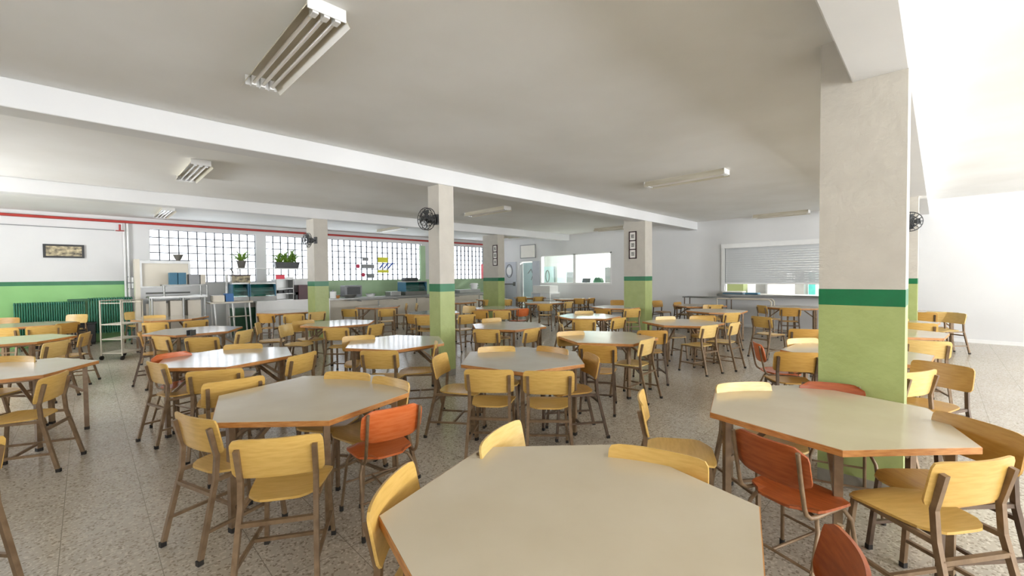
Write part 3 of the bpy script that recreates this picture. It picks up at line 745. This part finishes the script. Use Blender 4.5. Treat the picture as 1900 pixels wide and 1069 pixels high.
for k, (x0, x1, mm, lab) in enumerate(((315, 330, 'blue_card', 'left of two blue crates on the raised steel shelf'), (330.5, 346, 'blue_card', 'right of two blue crates on the raised steel shelf'), (350.5, 371, 'mid_grey', 'grey crate right of the blue crates on the raised shelf'), (372, 382, 'beige_enamel', 'narrow pale crate at the end of the raised shelf'))):
    wbox(x0, x1, 506 if k < 2 else 509, 528, BT + .15, .3, mm, 'crate', lab, 'crate', hs, 'crates on the raised shelf')
q = PY(331, 478, BW - .25)
e = empty('vase', (PY(331, 478, BH + .2).x, BH + .25, H), 0, 'small pale vase standing on the tall cream unit', 'vase')
MB().cyl((0, 0, 0), .05, .04, n=14).cyl((0, 0, .04), .06, .14, n=16, r2=.12).build('vase_body', 'pot_grey', e)
# white serving cart with blue box
A = PY(390, 560, 13.2); B = PY(470, 560, 13.2); ht = PY(430, 560, 13.2).z
e = empty('serving_cart', ((A.x + B.x) / 2, 13.2, 0), 0, 'pale serving cart with crossed white legs, blue box on top', 'cart')
w = (B.x - A.x) / 2
MB().box((-w, 0, ht - .04), (w, .6, ht)).build('tabletop', 'beige_enamel', e)
for x in (-w + .1, -w + .5, w - .08):
    for y in (.06, .54): MB().tube([(x + .05, y, 0), (x, y, ht - .04)], .02, 6).build('leg', 'white_enamel', e)
MB().tube([(-.1, 0, .62), (w - .1, 0, .62)], .015, 6).build('cross_bar', 'beige_enamel', e)
wbox(419, 434, 545, 558, 13.35, .3, 'blue_box', 'blue_box', 'bright blue box on the pale serving cart', 'box', ht)
wbox(395, 417, 549, 558, 13.35, .35, 'cream_panel', 'tray_box', 'cream tray left of the bright blue box', 'tray', ht)
p = PY(432, 575, 14.2); q = PY(476, 598, 14.2)
tag(MB().box((p.x, 14.2, .02), (q.x, 14.6, .78)).build('green_cabinet', 'dark_green', bevel=.01), 'dark green low cabinet behind the pale serving cart', 'cabinet')
# tap tower
q = PY(420, 500, 14.1)
e = empty('tap_stand', (q.x, 14.1, 0), 0, 'tall white stand with swivel tap between cart and window', 'tap')
MB().tube([(0, 0, 0), (0, 0, 1.75)], .035, 8).tube([(.16, 0, 0), (.16, 0, 1.8)], .02, 8).build('post', 'white_enamel', e)
MB().tube([(.16, 0, 1.8), (.1, -.02, 1.9), (-.05, -.03, 1.87)], .018, 8).build('spout', 'steel_dark', e)
# items right part of counter
q = PY(618, 545, BC + .2)
e = empty('soap_bottle', (q.x, BC + .2, TB), 0, 'white bottle on the counter right of the back left pillar', 'bottle')
MB().cyl((0, 0, 0), .1, .22, n=16).build('bottle_body', 'white_enamel', e); MB().cyl((0, 0, .22), .03, .05, n=12).build('cap', 'mid_grey', e)
p = PY(640, 530, BC + .2); q = PY(672, 530, BC + .2)
e = empty('toaster', ((p.x + q.x) / 2, BC + .2, TB), 0, 'grey steel toaster oven on the counter under the long window', 'appliance')
w = (q.x - p.x) / 2; h = p.z - TB
MB().box((-w, 0, .02), (w, .4, h)).build('body', 'mid_grey', e, bevel=.03); MB().box((-w + .07, -.01, .1), (w - .07, .01, h - .06)).build('door', 'dark_grey', e); MB().tube([(-w + .1, -.03, h - .04), (w - .1, -.03, h - .04)], .012, 6).build('handle', 'steel', e)
q = PY(655, 548, BC + .05)
for k, x in enumerate((628, 652, 690)):
    q = PY(x, 549, BC + .1)
    e = empty('serving_dish', (q.x, BC + .1, TB), 0, ['small low dish on the counter right of the white bottle', 'grey steel dish on the counter before the toaster oven', 'pale dish on the counter right of the toaster oven'][k], 'dish', 'dishes on the counter')
    r = (.1, .22, .16)[k]; MB().cyl((0, .1, 0), r * .7, .1, n=20, r2=r).build('dish_body', ['edge_wood', 'steel', 'white_enamel'][k], e); MB().tube([(r * math.cos(2 * PI * i / 20), .1 + r * math.sin(2 * PI * i / 20), .1) for i in range(20)], .01, 5, closed=True).build('rim', 'steel', e)
p = PY(725, 541, BC + .1); q = PY(744, 541, BC + .1)
tag(MB().box((p.x, BC + .1, TB), (q.x, BC + .5, 1.12)).build('steel_pan', 'steel', bevel=.01), 'steel pan on the counter left of the glass bain-marie', 'pan')
e = display_case(752, 792, 522, BC + .1, .55, 'teal glass bain-marie on the counter left of the fan pillar', base=TB)
q = PY(762, 520, BC + .3)
tag(MB().box((q.x - .3, BC + .15, PY(760, 522, BC + .1).z), (q.x + .25, BC + .5, PY(760, 522, BC + .1).z + .13)).build('folded_bag', 'dark_grey', bevel=.05), 'dark folded bag lying on the teal bain-marie', 'bag')
p = PY(855, 548, BC - .05); q = PY(893, 548, BC - .05)
tag(MB().box((p.x, BC, TB), (q.x, BC + .5, 1.1)).build('steel_well', 'steel', bevel=.01), 'steel serving well on the counter right of the fan pillar', 'serving well')
q = PY(874, 528, BC + .6)
e = empty('bread_basket', (q.x, BC + .4, 1.1), 0, 'white handled pot on the steel well right of the fan pillar', 'pot')
MB().cyl((0, 0, 0), .13, .25, n=18, r2=.16).build('pot_body', 'white_enamel', e); MB().tube([(.16, 0, .2), (.24, 0, .2), (.24, 0, .1), (.15, 0, .08)], .014, 6).build('handle', 'white_enamel', e); MB().tube([(-.16, 0, .2), (-.24, 0, .2), (-.24, 0, .1), (-.15, 0, .08)], .014, 6).build('handle', 'white_enamel', e)
wbox(780, 790, 456, 520, BW - .1, .1, 'pale_green', 'green_banner', 'pale green hanging banner between the long window and the fan pillar', 'banner')
# wire trolley at left
q = PZ(222, 640, 0)
cart((PZ(229, 664, 0).x, PZ(229, 664, 0).y, 0), .42, .5, 1.2, -PI / 4, 'beige_enamel', 'pale wire trolley in the aisle beside the green radiators', (.14, .42, .72))

# ------------------------------------------------------------------ hexagonal tables
def make_table(lam):
    e = empty('hexagonal_table')
    S = .71; hx = [(S * math.cos(i * PI / 3), S * math.sin(i * PI / 3)) for i in range(6)]
    MB().prism([(x * .994, y * .994) for x, y in hx], .722, .731).build('tabletop', lam, e)
    rim = MB(); n = 6
    out = hx; inn = [(x * .97, y * .97) for x, y in hx]
    vs = [(x, y, .697) for x, y in out] + [(x, y, .729) for x, y in out] + [(x, y, .697) for x, y in inn] + [(x, y, .729) for x, y in inn]
    fs = []
    for i in range(6):
        j = (i + 1) % 6; fs += [(i, j, 6 + j, 6 + i), (6 + i, 6 + j, 18 + j, 18 + i), (12 + i, 18 + i, 18 + j, 12 + j), (i, 12 + i, 12 + j, j)]
    rim.add(vs, fs); rim.build('edge_band', 'edge_wood', e)
    MB().prism([(x * .975, y * .975) for x, y in hx], .700, .722).build('underside_board', 'edge_wood', e)
    R = .60
    ap = MB(); P = [(R * math.cos(i * PI / 3), R * math.sin(i * PI / 3)) for i in range(6)]
    for i in range(6):
        a, b = P[i], P[(i + 1) % 6]; ap.tube([(a[0], a[1], .683), (b[0], b[1], .683)], .012, sq=True, ry=.016)
    for i in (0, 1, 2): ap.tube([(P[i][0], P[i][1], .684), (P[i + 3][0], P[i + 3][1], .684)], .012, sq=True, ry=.014)
    ap.build('under_frame', 'brown_tube', e)
    for i in range(6):
        x, y = P[i]; t = i * PI / 3
        Mx = Matrix.Translation((x, y, 0)) @ Matrix.Rotation(t, 4, 'Z')
        l = MB().box((-.019, -.019, .02), (.019, .019, .70), Mx).build('leg', 'brown_tube', e)
        MB().box((-.021, -.021, 0), (.021, .021, .03), Mx).build('foot_cap', 'rubber', l)
    for i in (0, 2, 3, 5):
        x, y = P[i]; MB().tube([(x * .97, y * .97, .42), (x * .42, y * .42, .68)], .013, sq=True, ry=.013).build('brace', 'brown_tube', e)
    return e

# corner pixels or (left, right, far y, near y) of each top
TABLES = [
 ('nearest', [(1389, 900), (1116, 820), (881, 839), (726, 997)], 'the nearest table', 'beige hexagonal table filling the bottom centre, nearest the camera'),
 ('pillar', [(1316, 720), (1330, 774), (1613, 845), (1829, 824), (1684, 747), (1477, 713)], 'the table before the broad pillar', 'beige hexagonal table in front of the broad near pillar'),
 ('fore', [(405, 737), (433, 782), (647, 774), (753, 726), (689, 698), (537, 700)], 'the left foreground table', 'beige hexagonal table at left foreground, bright orange chair at its right'),
 ('glare', [(287, 666), (317, 685), (463, 678), (556, 657), (516, 643), (385, 647)], 'the table reflecting window grid', 'glossy hexagonal table reflecting the window grid, behind the left foreground table'),
 ('mid', [(859, 672), (961, 690), (1069, 678), (1061, 654), (989, 645), (881, 652)], 'the grey table in picture centre', 'grey-beige hexagonal table at the centre of the picture'),
 ('rm', [(1039, 621), (1076, 636), (1173, 637), (1217, 627), (1169, 617), (1080, 616)], 'the table right of centre', 'hexagonal table just right of centre, behind the centre table'),
 ('l1', (-95, 89, 669, 712), 'the nearest left-edge table', 'hexagonal table cut by the left edge, nearest of three there'),
 ('l2', (-60, 98, 620, 644), 'the middle left-edge table', 'hexagonal table cut by the left edge, middle of three there'),
 ('l3', (-20, 122, 594, 612), 'the farthest left-edge table', 'hexagonal table at the left edge before the long radiator'),
 ('h1', (243, 393, 583.6, 598), 'the table before the steel bench', 'bluish-glossy hexagonal table just in front of the steel bench'),
 ('h2', (263, 463, 603, 625), 'the white glossy table at left', 'white-glossy hexagonal table at left, second in front of the steel bench'),
 ('c1', (474, 589, 573.5, 584), 'the table before the white counter', 'hexagonal table before the white counter, left of the back left pillar'),
 ('c2', (556, 703, 591, 609), 'the shiny table below back-left pillar', 'shiny hexagonal table in front of the back left pillar'),
 ('b1', (650, 820, 622.5, 648.5), 'the shiny table left of fan pillar', 'shiny hexagonal table immediately left of the fan pillar'),
 ('b2', (654, 750, 565, 573), 'the far table under long window', 'far hexagonal table near the counter below the long window'),
 ('b3', (748, 860, 574, 587), 'the table hidden by the fan pillar', 'hexagonal table half hidden behind the fan pillar'),
 ('d1', (879, 1007, 595.5, 614), 'the table right of the fan pillar', 'hexagonal table right of the fan pillar, faint red reflection on top'),
 ('d2', (878, 967, 567, 576), 'the second table right of fan pillar', 'small-looking hexagonal table second behind, right of the fan pillar'),
 ('d3', (806, 893, 557.5, 563), 'the table by the steel well', 'hexagonal table showing just right of the fan pillar by the steel well'),
 ('d4', (880, 952, 551, 557), 'the table before the farthest pillar', 'hexagonal table right in front of the farthest pillar'),
 ('e1', (968, 1050, 557.5, 565.5), 'the far table before white trolley', 'far hexagonal table between white trolley and centre'),
 ('e2', (954, 1012, 547.3, 551), 'the farthest table by the doorway', 'farthest hexagonal table beside the open doorway'),
 ('e3', (1030, 1092, 550.8, 555.5), 'the table under the internal window', 'hexagonal table standing right under the internal window'),
 ('f1', (1029, 1152, 580, 594), 'the greenish table left of picture pillar', 'hexagonal table with greenish reflections left of the picture pillar'),
 ('f2', (1099, 1190, 564.5, 575.5), 'the table behind the picture pillar', 'pale hexagonal table partly behind the picture pillar'),
 ('g1', (1192, 1340, 589, 609), 'the table right of the picture pillar', 'beige hexagonal table right of the picture pillar'),
 ('g2', (1273, 1386, 570.5, 583.5), 'the table second from the hatch', 'hexagonal table second in front of the hatch side table'),
 ('g3', (1250, 1345, 557.8, 564), 'the table beside steel side table', 'hexagonal table right beside the steel side table at the wall'),
 ('k1', (1414, 1522, 563, 573), 'the bright table before the hatch', 'bright hexagonal table in front of the serving hatch'),
 ('k2', (1441, 1728, 633, 684), 'the table behind the broad pillar', 'hexagonal table showing on both sides of the broad pillar'),
 ('k3', (1560, 1736, 604, 630), 'the second table behind broad pillar', 'hexagonal table right of the broad pillar, second one back'),
 ('k4', (1590, 1712, 590, 604), 'the third table behind broad pillar', 'hexagonal table right of the broad pillar, third one back'),
 ('k5', (1655, 1752, 575, 584), 'the table by right white wall', 'hexagonal table nearest the bright white wall at right'),
]
protoA = make_table('laminate'); protoB = make_table('laminate_grey')
TC = {}
used = {'a': False, 'b': False}
nick = {}
_F2 = Vector((_F0.x, _F0.y)); _R2 = Vector((_R0.x, _R0.y))
for (key, spec, nk, lab) in TABLES:
    if isinstance(spec, list):
        P = [PZ(x, y, .73).to_2d() for x, y in spec]
        # fit centre/rotation
        if len(P) == 6: c = sum(P, Vector((0, 0))) / 6
        else: c = (P[0] + P[3]) / 2
        best = None
        c0 = c.copy()
        for it in range(3):
            step = .12 / (3 ** it); rs = .2 / (3 ** it)
            base = best[1:] if best else (c0.x, c0.y, 0.0)
            for ix in range(-4, 5):
                for iy in range(-4, 5):
                    for ir in range(-4 if best else -8, 5 if best else 8):
                        cx_, cy_ = base[0] + ix * step / 2, base[1] + iy * step / 2
                        rt = base[2] + (ir * rs / 4 if best else ir * PI / 48)
                        er = 0
                        for p in P:
                            er += min(((cx_ + .71 * math.cos(rt + k * PI / 3) - p.x) ** 2 + (cy_ + .71 * math.sin(rt + k * PI / 3) - p.y) ** 2) for k in range(6))
                        if best is None or er < best[0]: best = (er, cx_, cy_, rt)
                base = base
        c = Vector((best[1], best[2])); rot = best[3]
    else:
        xl, xr, yf, yn = spec
        pf, pn = PZ((xl + xr) / 2, yf, .73).to_2d(), PZ((xl + xr) / 2, yn, .73).to_2d()
        c = (pf + pn) / 2; rot = rnd.uniform(-.12, .12) + PI / 6 * 0 + math.radians(30) * 0 + math.radians(0)
    ylim = BC - 1.25 if c.x > 4 else 12.55
    k_ = min(1, (AR - (1.75 if key in ('g3',) else .95)) / c.x if c.x > 0 else 1, ylim / c.y)
    if key in ('l3',): k_ = min(1, 14.2 / c.y)
    if k_ < 1: print('CLAMP', key, round(k_, 3), c)
    c = c * k_
    k = 'b' if key in ('glare', 'h1', 'h2', 'c1', 'c2', 'b1', 'b2', 'b3', 'd2', 'e1', 'f1', 'f2', 'd3', 'e2', 'e3', 'mid') else 'a'
    pr = protoB if k == 'b' else protoA
    o = pr if not used[k] else copy_tree(pr); used[k] = True
    o.location = (c.x, c.y, 0); o.rotation_euler = (0, 0, rot)
    tag(o, lab, 'table', 'hexagonal dining tables')
    TC[key] = c; nick[key] = nk

# ------------------------------------------------------------------ chairs
def curved_panel(w, z0, z1, y0, y1, bow, th, round_=.03, nx=10, nz=5, topbow=0.0):
    m = MB()
    def fn(u, v):
        z = z0 + (z1 - z0) * v; zz = (z - (z0 + z1) / 2) / ((z1 - z0) / 2)
        r = round_ / (w / 2); k = 1 - r * (abs(zz) ** 9)
        x = (u - .5) * w * k; xn = (u - .5) * 2
        zr = z - math.copysign(abs(xn) ** 12 * round_ * .5, zz) * (abs(zz))
        zr += topbow * (1 - xn * xn) * v
        y = y0 + (y1 - y0) * v - bow * (1 - xn * xn)
        return (x, y, zr), (-2 * bow * xn / (w / 2), 1, (y0 - y1) / (z1 - z0))
    return m.sheet(fn, nx, nz, th)
def seat_panel(wf, wr, y0, y1, z, th, dish=.012, lip=.018, round_=.04):
    m = MB()
    def fn(u, v):
        y = y0 + (y1 - y0) * v; w = wr + (wf - wr) * v; xn = (u - .5) * 2
        k = 1 - round_ / (w / 2) * (abs(2 * v - 1) ** 7)
        x = xn * w / 2 * k
        yy = y - math.copysign(abs(xn) ** 6 * round_ * .6, v - .5) * abs(2 * v - 1)
        zz = z - dish * (1 - xn * xn) * math.sin(PI * v) - lip * max(0, (v - .75) / .25) ** 2
        return (x, yy, zz), (0, 0, 1)
    return m.sheet(fn, 8, 8, th)
def make_chair(wood, tube='brown_tube'):
    e = empty('plywood_chair')
    seat_panel(.425, .335, -.20, .215, .455, .013).build('seat', wood, e)
    curved_panel(.44, .585, .795, -.185, -.225, .03, .011, round_=.014, nx=14, nz=10).build('backrest', wood, e)
    for s in (-1, 1):
        l = MB().tube([(s * .195, -.315, .02), (s * .178, -.215, .44), (s * .178, -.205, .575), (s * .182, -.245, .745)], .0125, sq=True).build('leg', tube, e)
        MB().box((s * .1955 - .014, -.334, 0), (s * .1955 + .014, -.304, .028)).build('foot_cap', 'rubber', l)
        l = MB().tube([(s * .188, .205, .02), (s * .168, .165, .442)], .0115, sq=True).build('leg', tube, e)
        MB().box((s * .1885 - .013, .192, 0), (s * .1885 + .013, .218, .028)).build('foot_cap', 'rubber', l)
    f = MB()
    for s in (-1, 1): f.tube([(s * .176, -.215, .432), (s * .168, .168, .438)], .011, sq=True)
    f.tube([(-.168, .165, .435), (.168, .165, .435)], .01, sq=True).tube([(-.178, -.235, .36), (.178, -.235, .36)], .011, sq=True)
    f.build('seat_frame', tube, e)
    f = MB()
    for s in (-1, 1): f.tube([(s * .19, -.28, .16), (s * .182, .192, .16)], .009, sq=True)
    f.tube([(-.186, -.03, .16), (.186, -.03, .16)], .009, sq=True)
    f.build('stretcher', tube, e)
    return e
def make_round_chair(wood, tube='brown_tube'):
    e = empty('tubular_chair')
    seat_panel(.40, .36, -.19, .20, .458, .013, round_=.07).build('seat', wood, e)
    curved_panel(.40, .575, .785, -.192, -.232, .03, .012, round_=.035, nx=14, nz=10).build('backrest', wood, e)
    def arc(s):
        return [(s * .17, -.262, .77), (s * .17, -.235, .62), (s * .17, -.21, .50), (s * .17, -.195, .465), (s * .17, -.165, .442), (s * .17, -.12, .436), (s * .165, .15, .436)]
    for s in (-1, 1): MB().tube(arc(s), .0105, 8).build('back_tube', tube, e)
    for s in (-1, 1):
        for (yt, yb) in ((.12, .2), (-.08, -.25)):
            sg = 1 if yb > 0 else -1
            l = MB().tube([(s * .205, yb, .02), (s * .175, yt + sg * .035, .36), (s * .155, yt + sg * .01, .405), (s * .12, yt, .418), (0, yt, .42)], .0105, 8).build('leg', tube, e)
            MB().cyl((s * .206, yb, 0), .014, .035, n=10).build('foot_cap', 'rubber', l)
    MB().tube([(-.19, .175, .2), (.19, .175, .2)], .008, 6).tube([(-.19, -.19, .2), (.19, -.19, .2)], .008, 6).tube([(0, -.19, .2), (0, .175, .2)], .008, 6).build('stretcher', tube, e)
    return e
CH = {'y': make_chair('yellow_wood'), 'p': make_chair('pale_wood'), 'd': make_chair('ochre_wood', 'dark_tube'),
      'o': make_round_chair('orange_wood'), 'r': make_round_chair('red_wood')}
CNAME = {'y': 'yellow plywood chair', 'p': 'pale yellow plywood chair', 'd': 'ochre plywood chair', 'o': 'orange tubular chair', 'r': 'red-brown tubular chair'}
cused = set()
labels = {}
# (table, colour, side, xl, yl, xr, yr)  side b: back towards us, f: front towards us, t: only centre known, faces its table
CHAIRS = [
 ('nearest','y','f',672,945,750,857), ('nearest','p','f',875,829,959,774), ('nearest','y','f',1136,820,1312,851), ('nearest','r','f',1567,981,1617,1062),
 ('pillar','r','b',1362.6,790.6,1481,833), ('pillar','y','b',1750,865,1896,851), ('pillar','d','f',1755,764,1900,806), ('pillar','p','f',1322,712,1426,708), ('pillar','r','f',1485,704,1601,714), ('nearest','y','A-18',1184,735,0,0),
 ('fore','y','b',425,823,592,808), ('fore','y','b',319,767,384,783), ('fore','o','b',681,765,779,745), ('fore','y','f',613,689,684,692), ('fore','y','f',702,697,761,708),
 ('glare','y','b',346,692,447,684), ('glare','y','b',384,713,485,698), ('glare','y','b',263,670,304,678), ('glare','o','f',280,659,351,649), ('glare','y','t',566,657,0,0), ('glare','y','f',417,640,488,637),
 ('mid','y','b',865,687,947,688), ('mid','y','b',977,690,1060,690), ('mid','d','A190',1103,659,0,0), ('mid','y','A-10',811,660,0,0), ('mid','y','f',890.5,644,950.5,642), ('mid','d','f',1000,641,1057,648),
 ('rm','d','b',1080,641,1137,643), ('rm','p','b',1192,633,1219,626), ('g1','d','b',1187,614,1236,614), ('rm','p','A0',1038,600,0,0), ('rm','y','f',1036,616,1078,614),
 ('g1','p','b',1302,606,1337,602), ('g1','p','b',1357,601,1377,597), ('g1','y','b',1337,582,1384,580), ('g1','p','f',1216,588,1250,587), ('g1','y','f',1283,587,1320,587),
 ('g2','y','f',1298,566,1342,566), ('k1','y','A0',1411,567,0,0), ('k1','y','A20',1410,588,0,0), ('g2','d','b',1283,585,1330,586),
 ('g3','d','t',1255,561,0,0), ('g3','y','t',1330,566,0,0),
 ('k1','d','b',1447,571.6,1487,571.6), ('k1','d','b',1477,611,1517,612),
 ('k2','o','A-15',1402,635,0,0), ('k2','y','f',1451,629,1519,627), ('k2','d','b',1447,654,1518,656), ('k2','p','b',1683,695,1749,686), ('k2','d','A200',1751,675,0,0), ('k2','p','b',1690,632,1756,635),
 ('k3','y','b',1683,599,1729,601), ('k5','p','b',1731,579,1759,580), ('k5','p','A180',1775,581,0,0), ('k5','d','t',1712,580,0,0), ('k4','y','t',1668,592,0,0),
 ('l1','y','L',106,877,156,842), ('l2','p','b',81,640,138,628), ('l2','y','b',151,622,174,613), ('l3','d','b',118,601,139,598), ('l3','p','f',125,582,165,582), ('l3','d','f',-8,568,32,568), ('l3','y','b',-20,610,21,610), ('l3','y','b',63,607,99,605), ('l1','y','f',0,661,73,661),
 ('h2','d','A40',255,618,0,0), ('h1','p','t',250,577,0,0), ('h1','y','f',272,583,300,584), ('h2','y','b',274,622,314,627), ('h2','y','b',337,628,407,626), ('h2','p','A180',458,613,0,0), ('c2','y','t',474,600,0,0),
 ('h1','y','b',271.6,599,301,599), ('h1','y','b',332,598,396,592),
 ('c1','d','b',482,583,500,584), ('c1','y','b',526,584,564,583), ('c1','p','t',590,579,0,0), ('c2','y','f',543,596,579,594), ('c2','p','A0',526,603,0,0),
 ('c2','y','b',598,609,645,609), ('c2','y','b',684,605,717,599), ('b1','y','f',648,624,683,622), ('b1','y','b',668,652,735,652), ('b1','y','A190',812,636,0,0),
 ('b2','y','t',647,574,0,0), ('b2','y','b',704,574,732,573), ('b2','y','t',756,563.5,0,0), ('b2','p','t',775,563,0,0), 
 ('b3','d','b',753,583,774,585), ('b3','y','b',776,586.5,797,586.5), ('b3','y','t',868,584,0,0), ('b3','p','t',872,568,0,0), ('d3','d','t',830,568,0,0),
 ('d1','y','b',880,612,922,613), ('d1','y','b',975,613.5,1005,608), ('d1','y','f',893,592,928,589.5),
 ('d2','y','b',916,577,946,577), ('d2','d','b',880,576.5,899,577), ('d2','o','t',972,572,0,0),
 ('e1','y','b',997,564.5,1025,564.5), ('e1','p','t',1057,560,0,0),
 ('d4','y','t',908,556.5,0,0), ('d4','y','t',940,556.5,0,0), ('e2','y','t',967,551,0,0), ('e2','y','t',1000,551,0,0),
 ('e3','d','b',1063,554,1088,554), ('e3','d','t',1099,553,0,0),
 ('f1','y','t',1034,581,0,0), ('f1','p','f',1067,577.5,1099,577), ('f1','y','b',1063,594,1105,594), ('f1','y','b',1139,592,1162,589),
 ('f2','d','b',1101,573,1132,575), ('f2','y','b',1160,574.5,1189,573), ('f2','d','t',1145,557,0,0), ('g3','d','t',1218,558,0,0),
]
def side_word(v):
    # v: chair - table centre, in (right, away)
    a = math.degrees(math.atan2(v.dot(_F2), v.dot(_R2))) % 360
    return ['right side', 'far right', 'far side', 'far left', 'left side', 'near left', 'near side', 'near right'][int(((a + 22.5) % 360) // 45)]
count = {}
placed = []
for (tb, colr, mode, xl, yl, xr, yr) in CHAIRS:
    H = .79
    tc = TC[tb]
    if mode == 'L':
        p, q = PZ(xl, yl, 0).to_2d(), PZ(xr, yr, 0).to_2d(); M = (p + q) / 2; d = (q - p).normalized(); n = Vector((-d.y, d.x)); off = .315
    elif mode[0] == 'A':
        M = PZ(xl, yl, H).to_2d(); ang = math.radians(float(mode[1:])); n = _R2 * math.cos(ang) + _F2 * math.sin(ang); off = .255
    elif mode == 't':
        M = PZ(xl, yl, H).to_2d(); n = (tc - M).normalized(); off = .255
    else:
        p, q = PZ(xl, yl, H).to_2d(), PZ(xr, yr, H).to_2d(); M = (p + q) / 2; d = (q - p).normalized()
        n = Vector((-d.y, d.x))
        if mode == 'f': n = -n
        dist = M.length
        if dist > 7:
            nt = (tc - M).normalized()
            k = min(1, (dist - 7) / 4) * .6
            if nt.dot(n) > 0: n = (n * (1 - k) + nt * k).normalized()
            elif dist > 9: n = nt if nt.dot(_F2) * (1 if mode == 'b' else -1) > -.3 else n
        off = .255
    xl_ = AR - .35 - (.6 if M.y < 7 and M.y > 3 else 0); yl_ = BW - .75 if M.x < 1 else BC - .75
    k_ = min(1, xl_ / M.x if M.x > 0 else 1, yl_ / M.y if M.y > 0 else 1)
    if k_ < 1: print('CLAMPCH', tb, colr, round(k_, 3)); M = M * k_
    loc = M + n * off
    pr = CH[colr]
    o = pr if colr not in cused else copy_tree(pr); cused.add(colr)
    o.location = (loc.x, loc.y, 0)
    rz = math.atan2(n.y, n.x) - PI / 2
    o.rotation_euler = (0, 0, rz)
    placed.append((o, tb, colr, M - tc))
# labels from where each stands at its table
from collections import defaultdict
bylab = defaultdict(list)
for (o, tb, colr, v) in placed:
    bylab['%s at %s of %s' % (CNAME[colr], side_word(v), nick[tb])].append((o, v))
for lab, lst in bylab.items():
    if len(lst) == 1: tag(lst[0][0], lab, 'chair', 'dining chairs')
    else:
        lst.sort(key=lambda t: t[1].dot(_R2))
        words = ['left one', 'right one'] if len(lst) == 2 else ['leftmost', 'middle one', 'rightmost']
        for (o, v), w_ in zip(lst, words): tag(o, lab + ', ' + w_, 'chair', 'dining chairs')
# chair cut off at the bottom left corner
o = copy_tree(CH['y']); P_ = PZ(38, 1085, 0); n = -_R2 * .95 + _F2 * .1; n.normalize()
sidev = Vector((n.y, -n.x)); 
loc = P_.to_2d() + n * .315 - sidev * .195
o.location = (loc.x, loc.y, 0); o.rotation_euler = (0, 0, math.atan2(n.y, n.x) - PI / 2)
tag(o, 'chair cut off by the lower left corner, only a tan leg showing', 'chair', 'dining chairs')
# small dark holder on the white glossy table
q = PZ(355, 623, .73)
e = empty('napkin_holder', (q.x, q.y, .731), .8, 'small dark holder on the near edge of the white glossy table at left', 'holder')
MB().box((-.06, -.03, 0), (.06, .03, .008)).build('base', 'steel_dark', e)
for s in (-1, 1): MB().box((-.06, s * .028 - .003, .008), (.06, s * .028 + .003, .09)).build('side_plate', 'dark_grey', e)

# ------------------------------------------------------------------ light
w = bpy.data.worlds.new('World'); SC.world = w; w.use_nodes = True
bg = w.node_tree.nodes['Background']; bg.inputs[0].default_value = (.94, .965, 1.0, 1); bg.inputs[1].default_value = 1.0
WORLD_STRENGTH = 7.0
nt = w.node_tree; tcw = nt.nodes.new('ShaderNodeTexCoord'); sx = nt.nodes.new('ShaderNodeSeparateXYZ'); mr = nt.nodes.new('ShaderNodeMapRange')
nt.links.new(tcw.outputs['Generated'], sx.inputs[0]); nt.links.new(sx.outputs['Z'], mr.inputs[0])
mr.inputs[1].default_value = -.12; mr.inputs[2].default_value = .12; mr.inputs[3].default_value = WORLD_STRENGTH * 1.5; mr.inputs[4].default_value = WORLD_STRENGTH * .75   # lower half brightened to lift the ceiling, hazy sky above
nt.links.new(mr.outputs[0], bg.inputs[1])
def portal(x0, x1, z0, z1, y, rx, left=False):
    ld = bpy.data.lights.new('window_portal', 'AREA'); ld.shape = 'RECTANGLE'; ld.size = x1 - x0; ld.size_y = z1 - z0
    ld.cycles.is_portal = True
    o = bpy.data.objects.new('window_portal', ld); COL.objects.link(o); o.location = ((x0 + x1) / 2, y, (z0 + z1) / 2); o.rotation_euler = (rx, 0, 0)
    if left: o.location = (AL - .19, (x0 + x1) / 2, (z0 + z1) / 2); o.rotation_euler = (PI / 2, 0, -PI / 2)
for a0, a1 in WINS: portal(a0, a1, WZ0, WZ1, BW + .19, -PI / 2)
for a0, a1 in WOP: portal(a0, a1, .8, 2.8, BF - .19, PI / 2)
for b0, b1 in WLF:  # portal over the added fill opening in the end wall
    portal(b0, b1, 1.1, 3.0, 0, PI / 2, True)


cam = bpy.data.cameras.new('Camera'); cam.sensor_fit = 'HORIZONTAL'; cam.sensor_width = 36; cam.lens = 36 * FPX / 1900; cam.clip_start = .05
co = bpy.data.objects.new('Camera', cam); COL.objects.link(co)
Mx = Matrix((IMR, -IMD, -FWD)).transposed().to_4x4(); Mx.translation = CAMP
co.matrix_world = Mx
SC.camera = co
SC.view_settings.view_transform = 'Standard'; SC.view_settings.look = 'None'; SC.view_settings.gamma = 1
SC.view_settings.use_curve_mapping = False
SC.view_settings.exposure = 1.5
SC.cycles.use_denoising = True
SC.cycles.max_bounces = 10; SC.cycles.diffuse_bounces = 6; SC.cycles.transparent_max_bounces = 12
SC.cycles.sample_clamp_indirect = 8
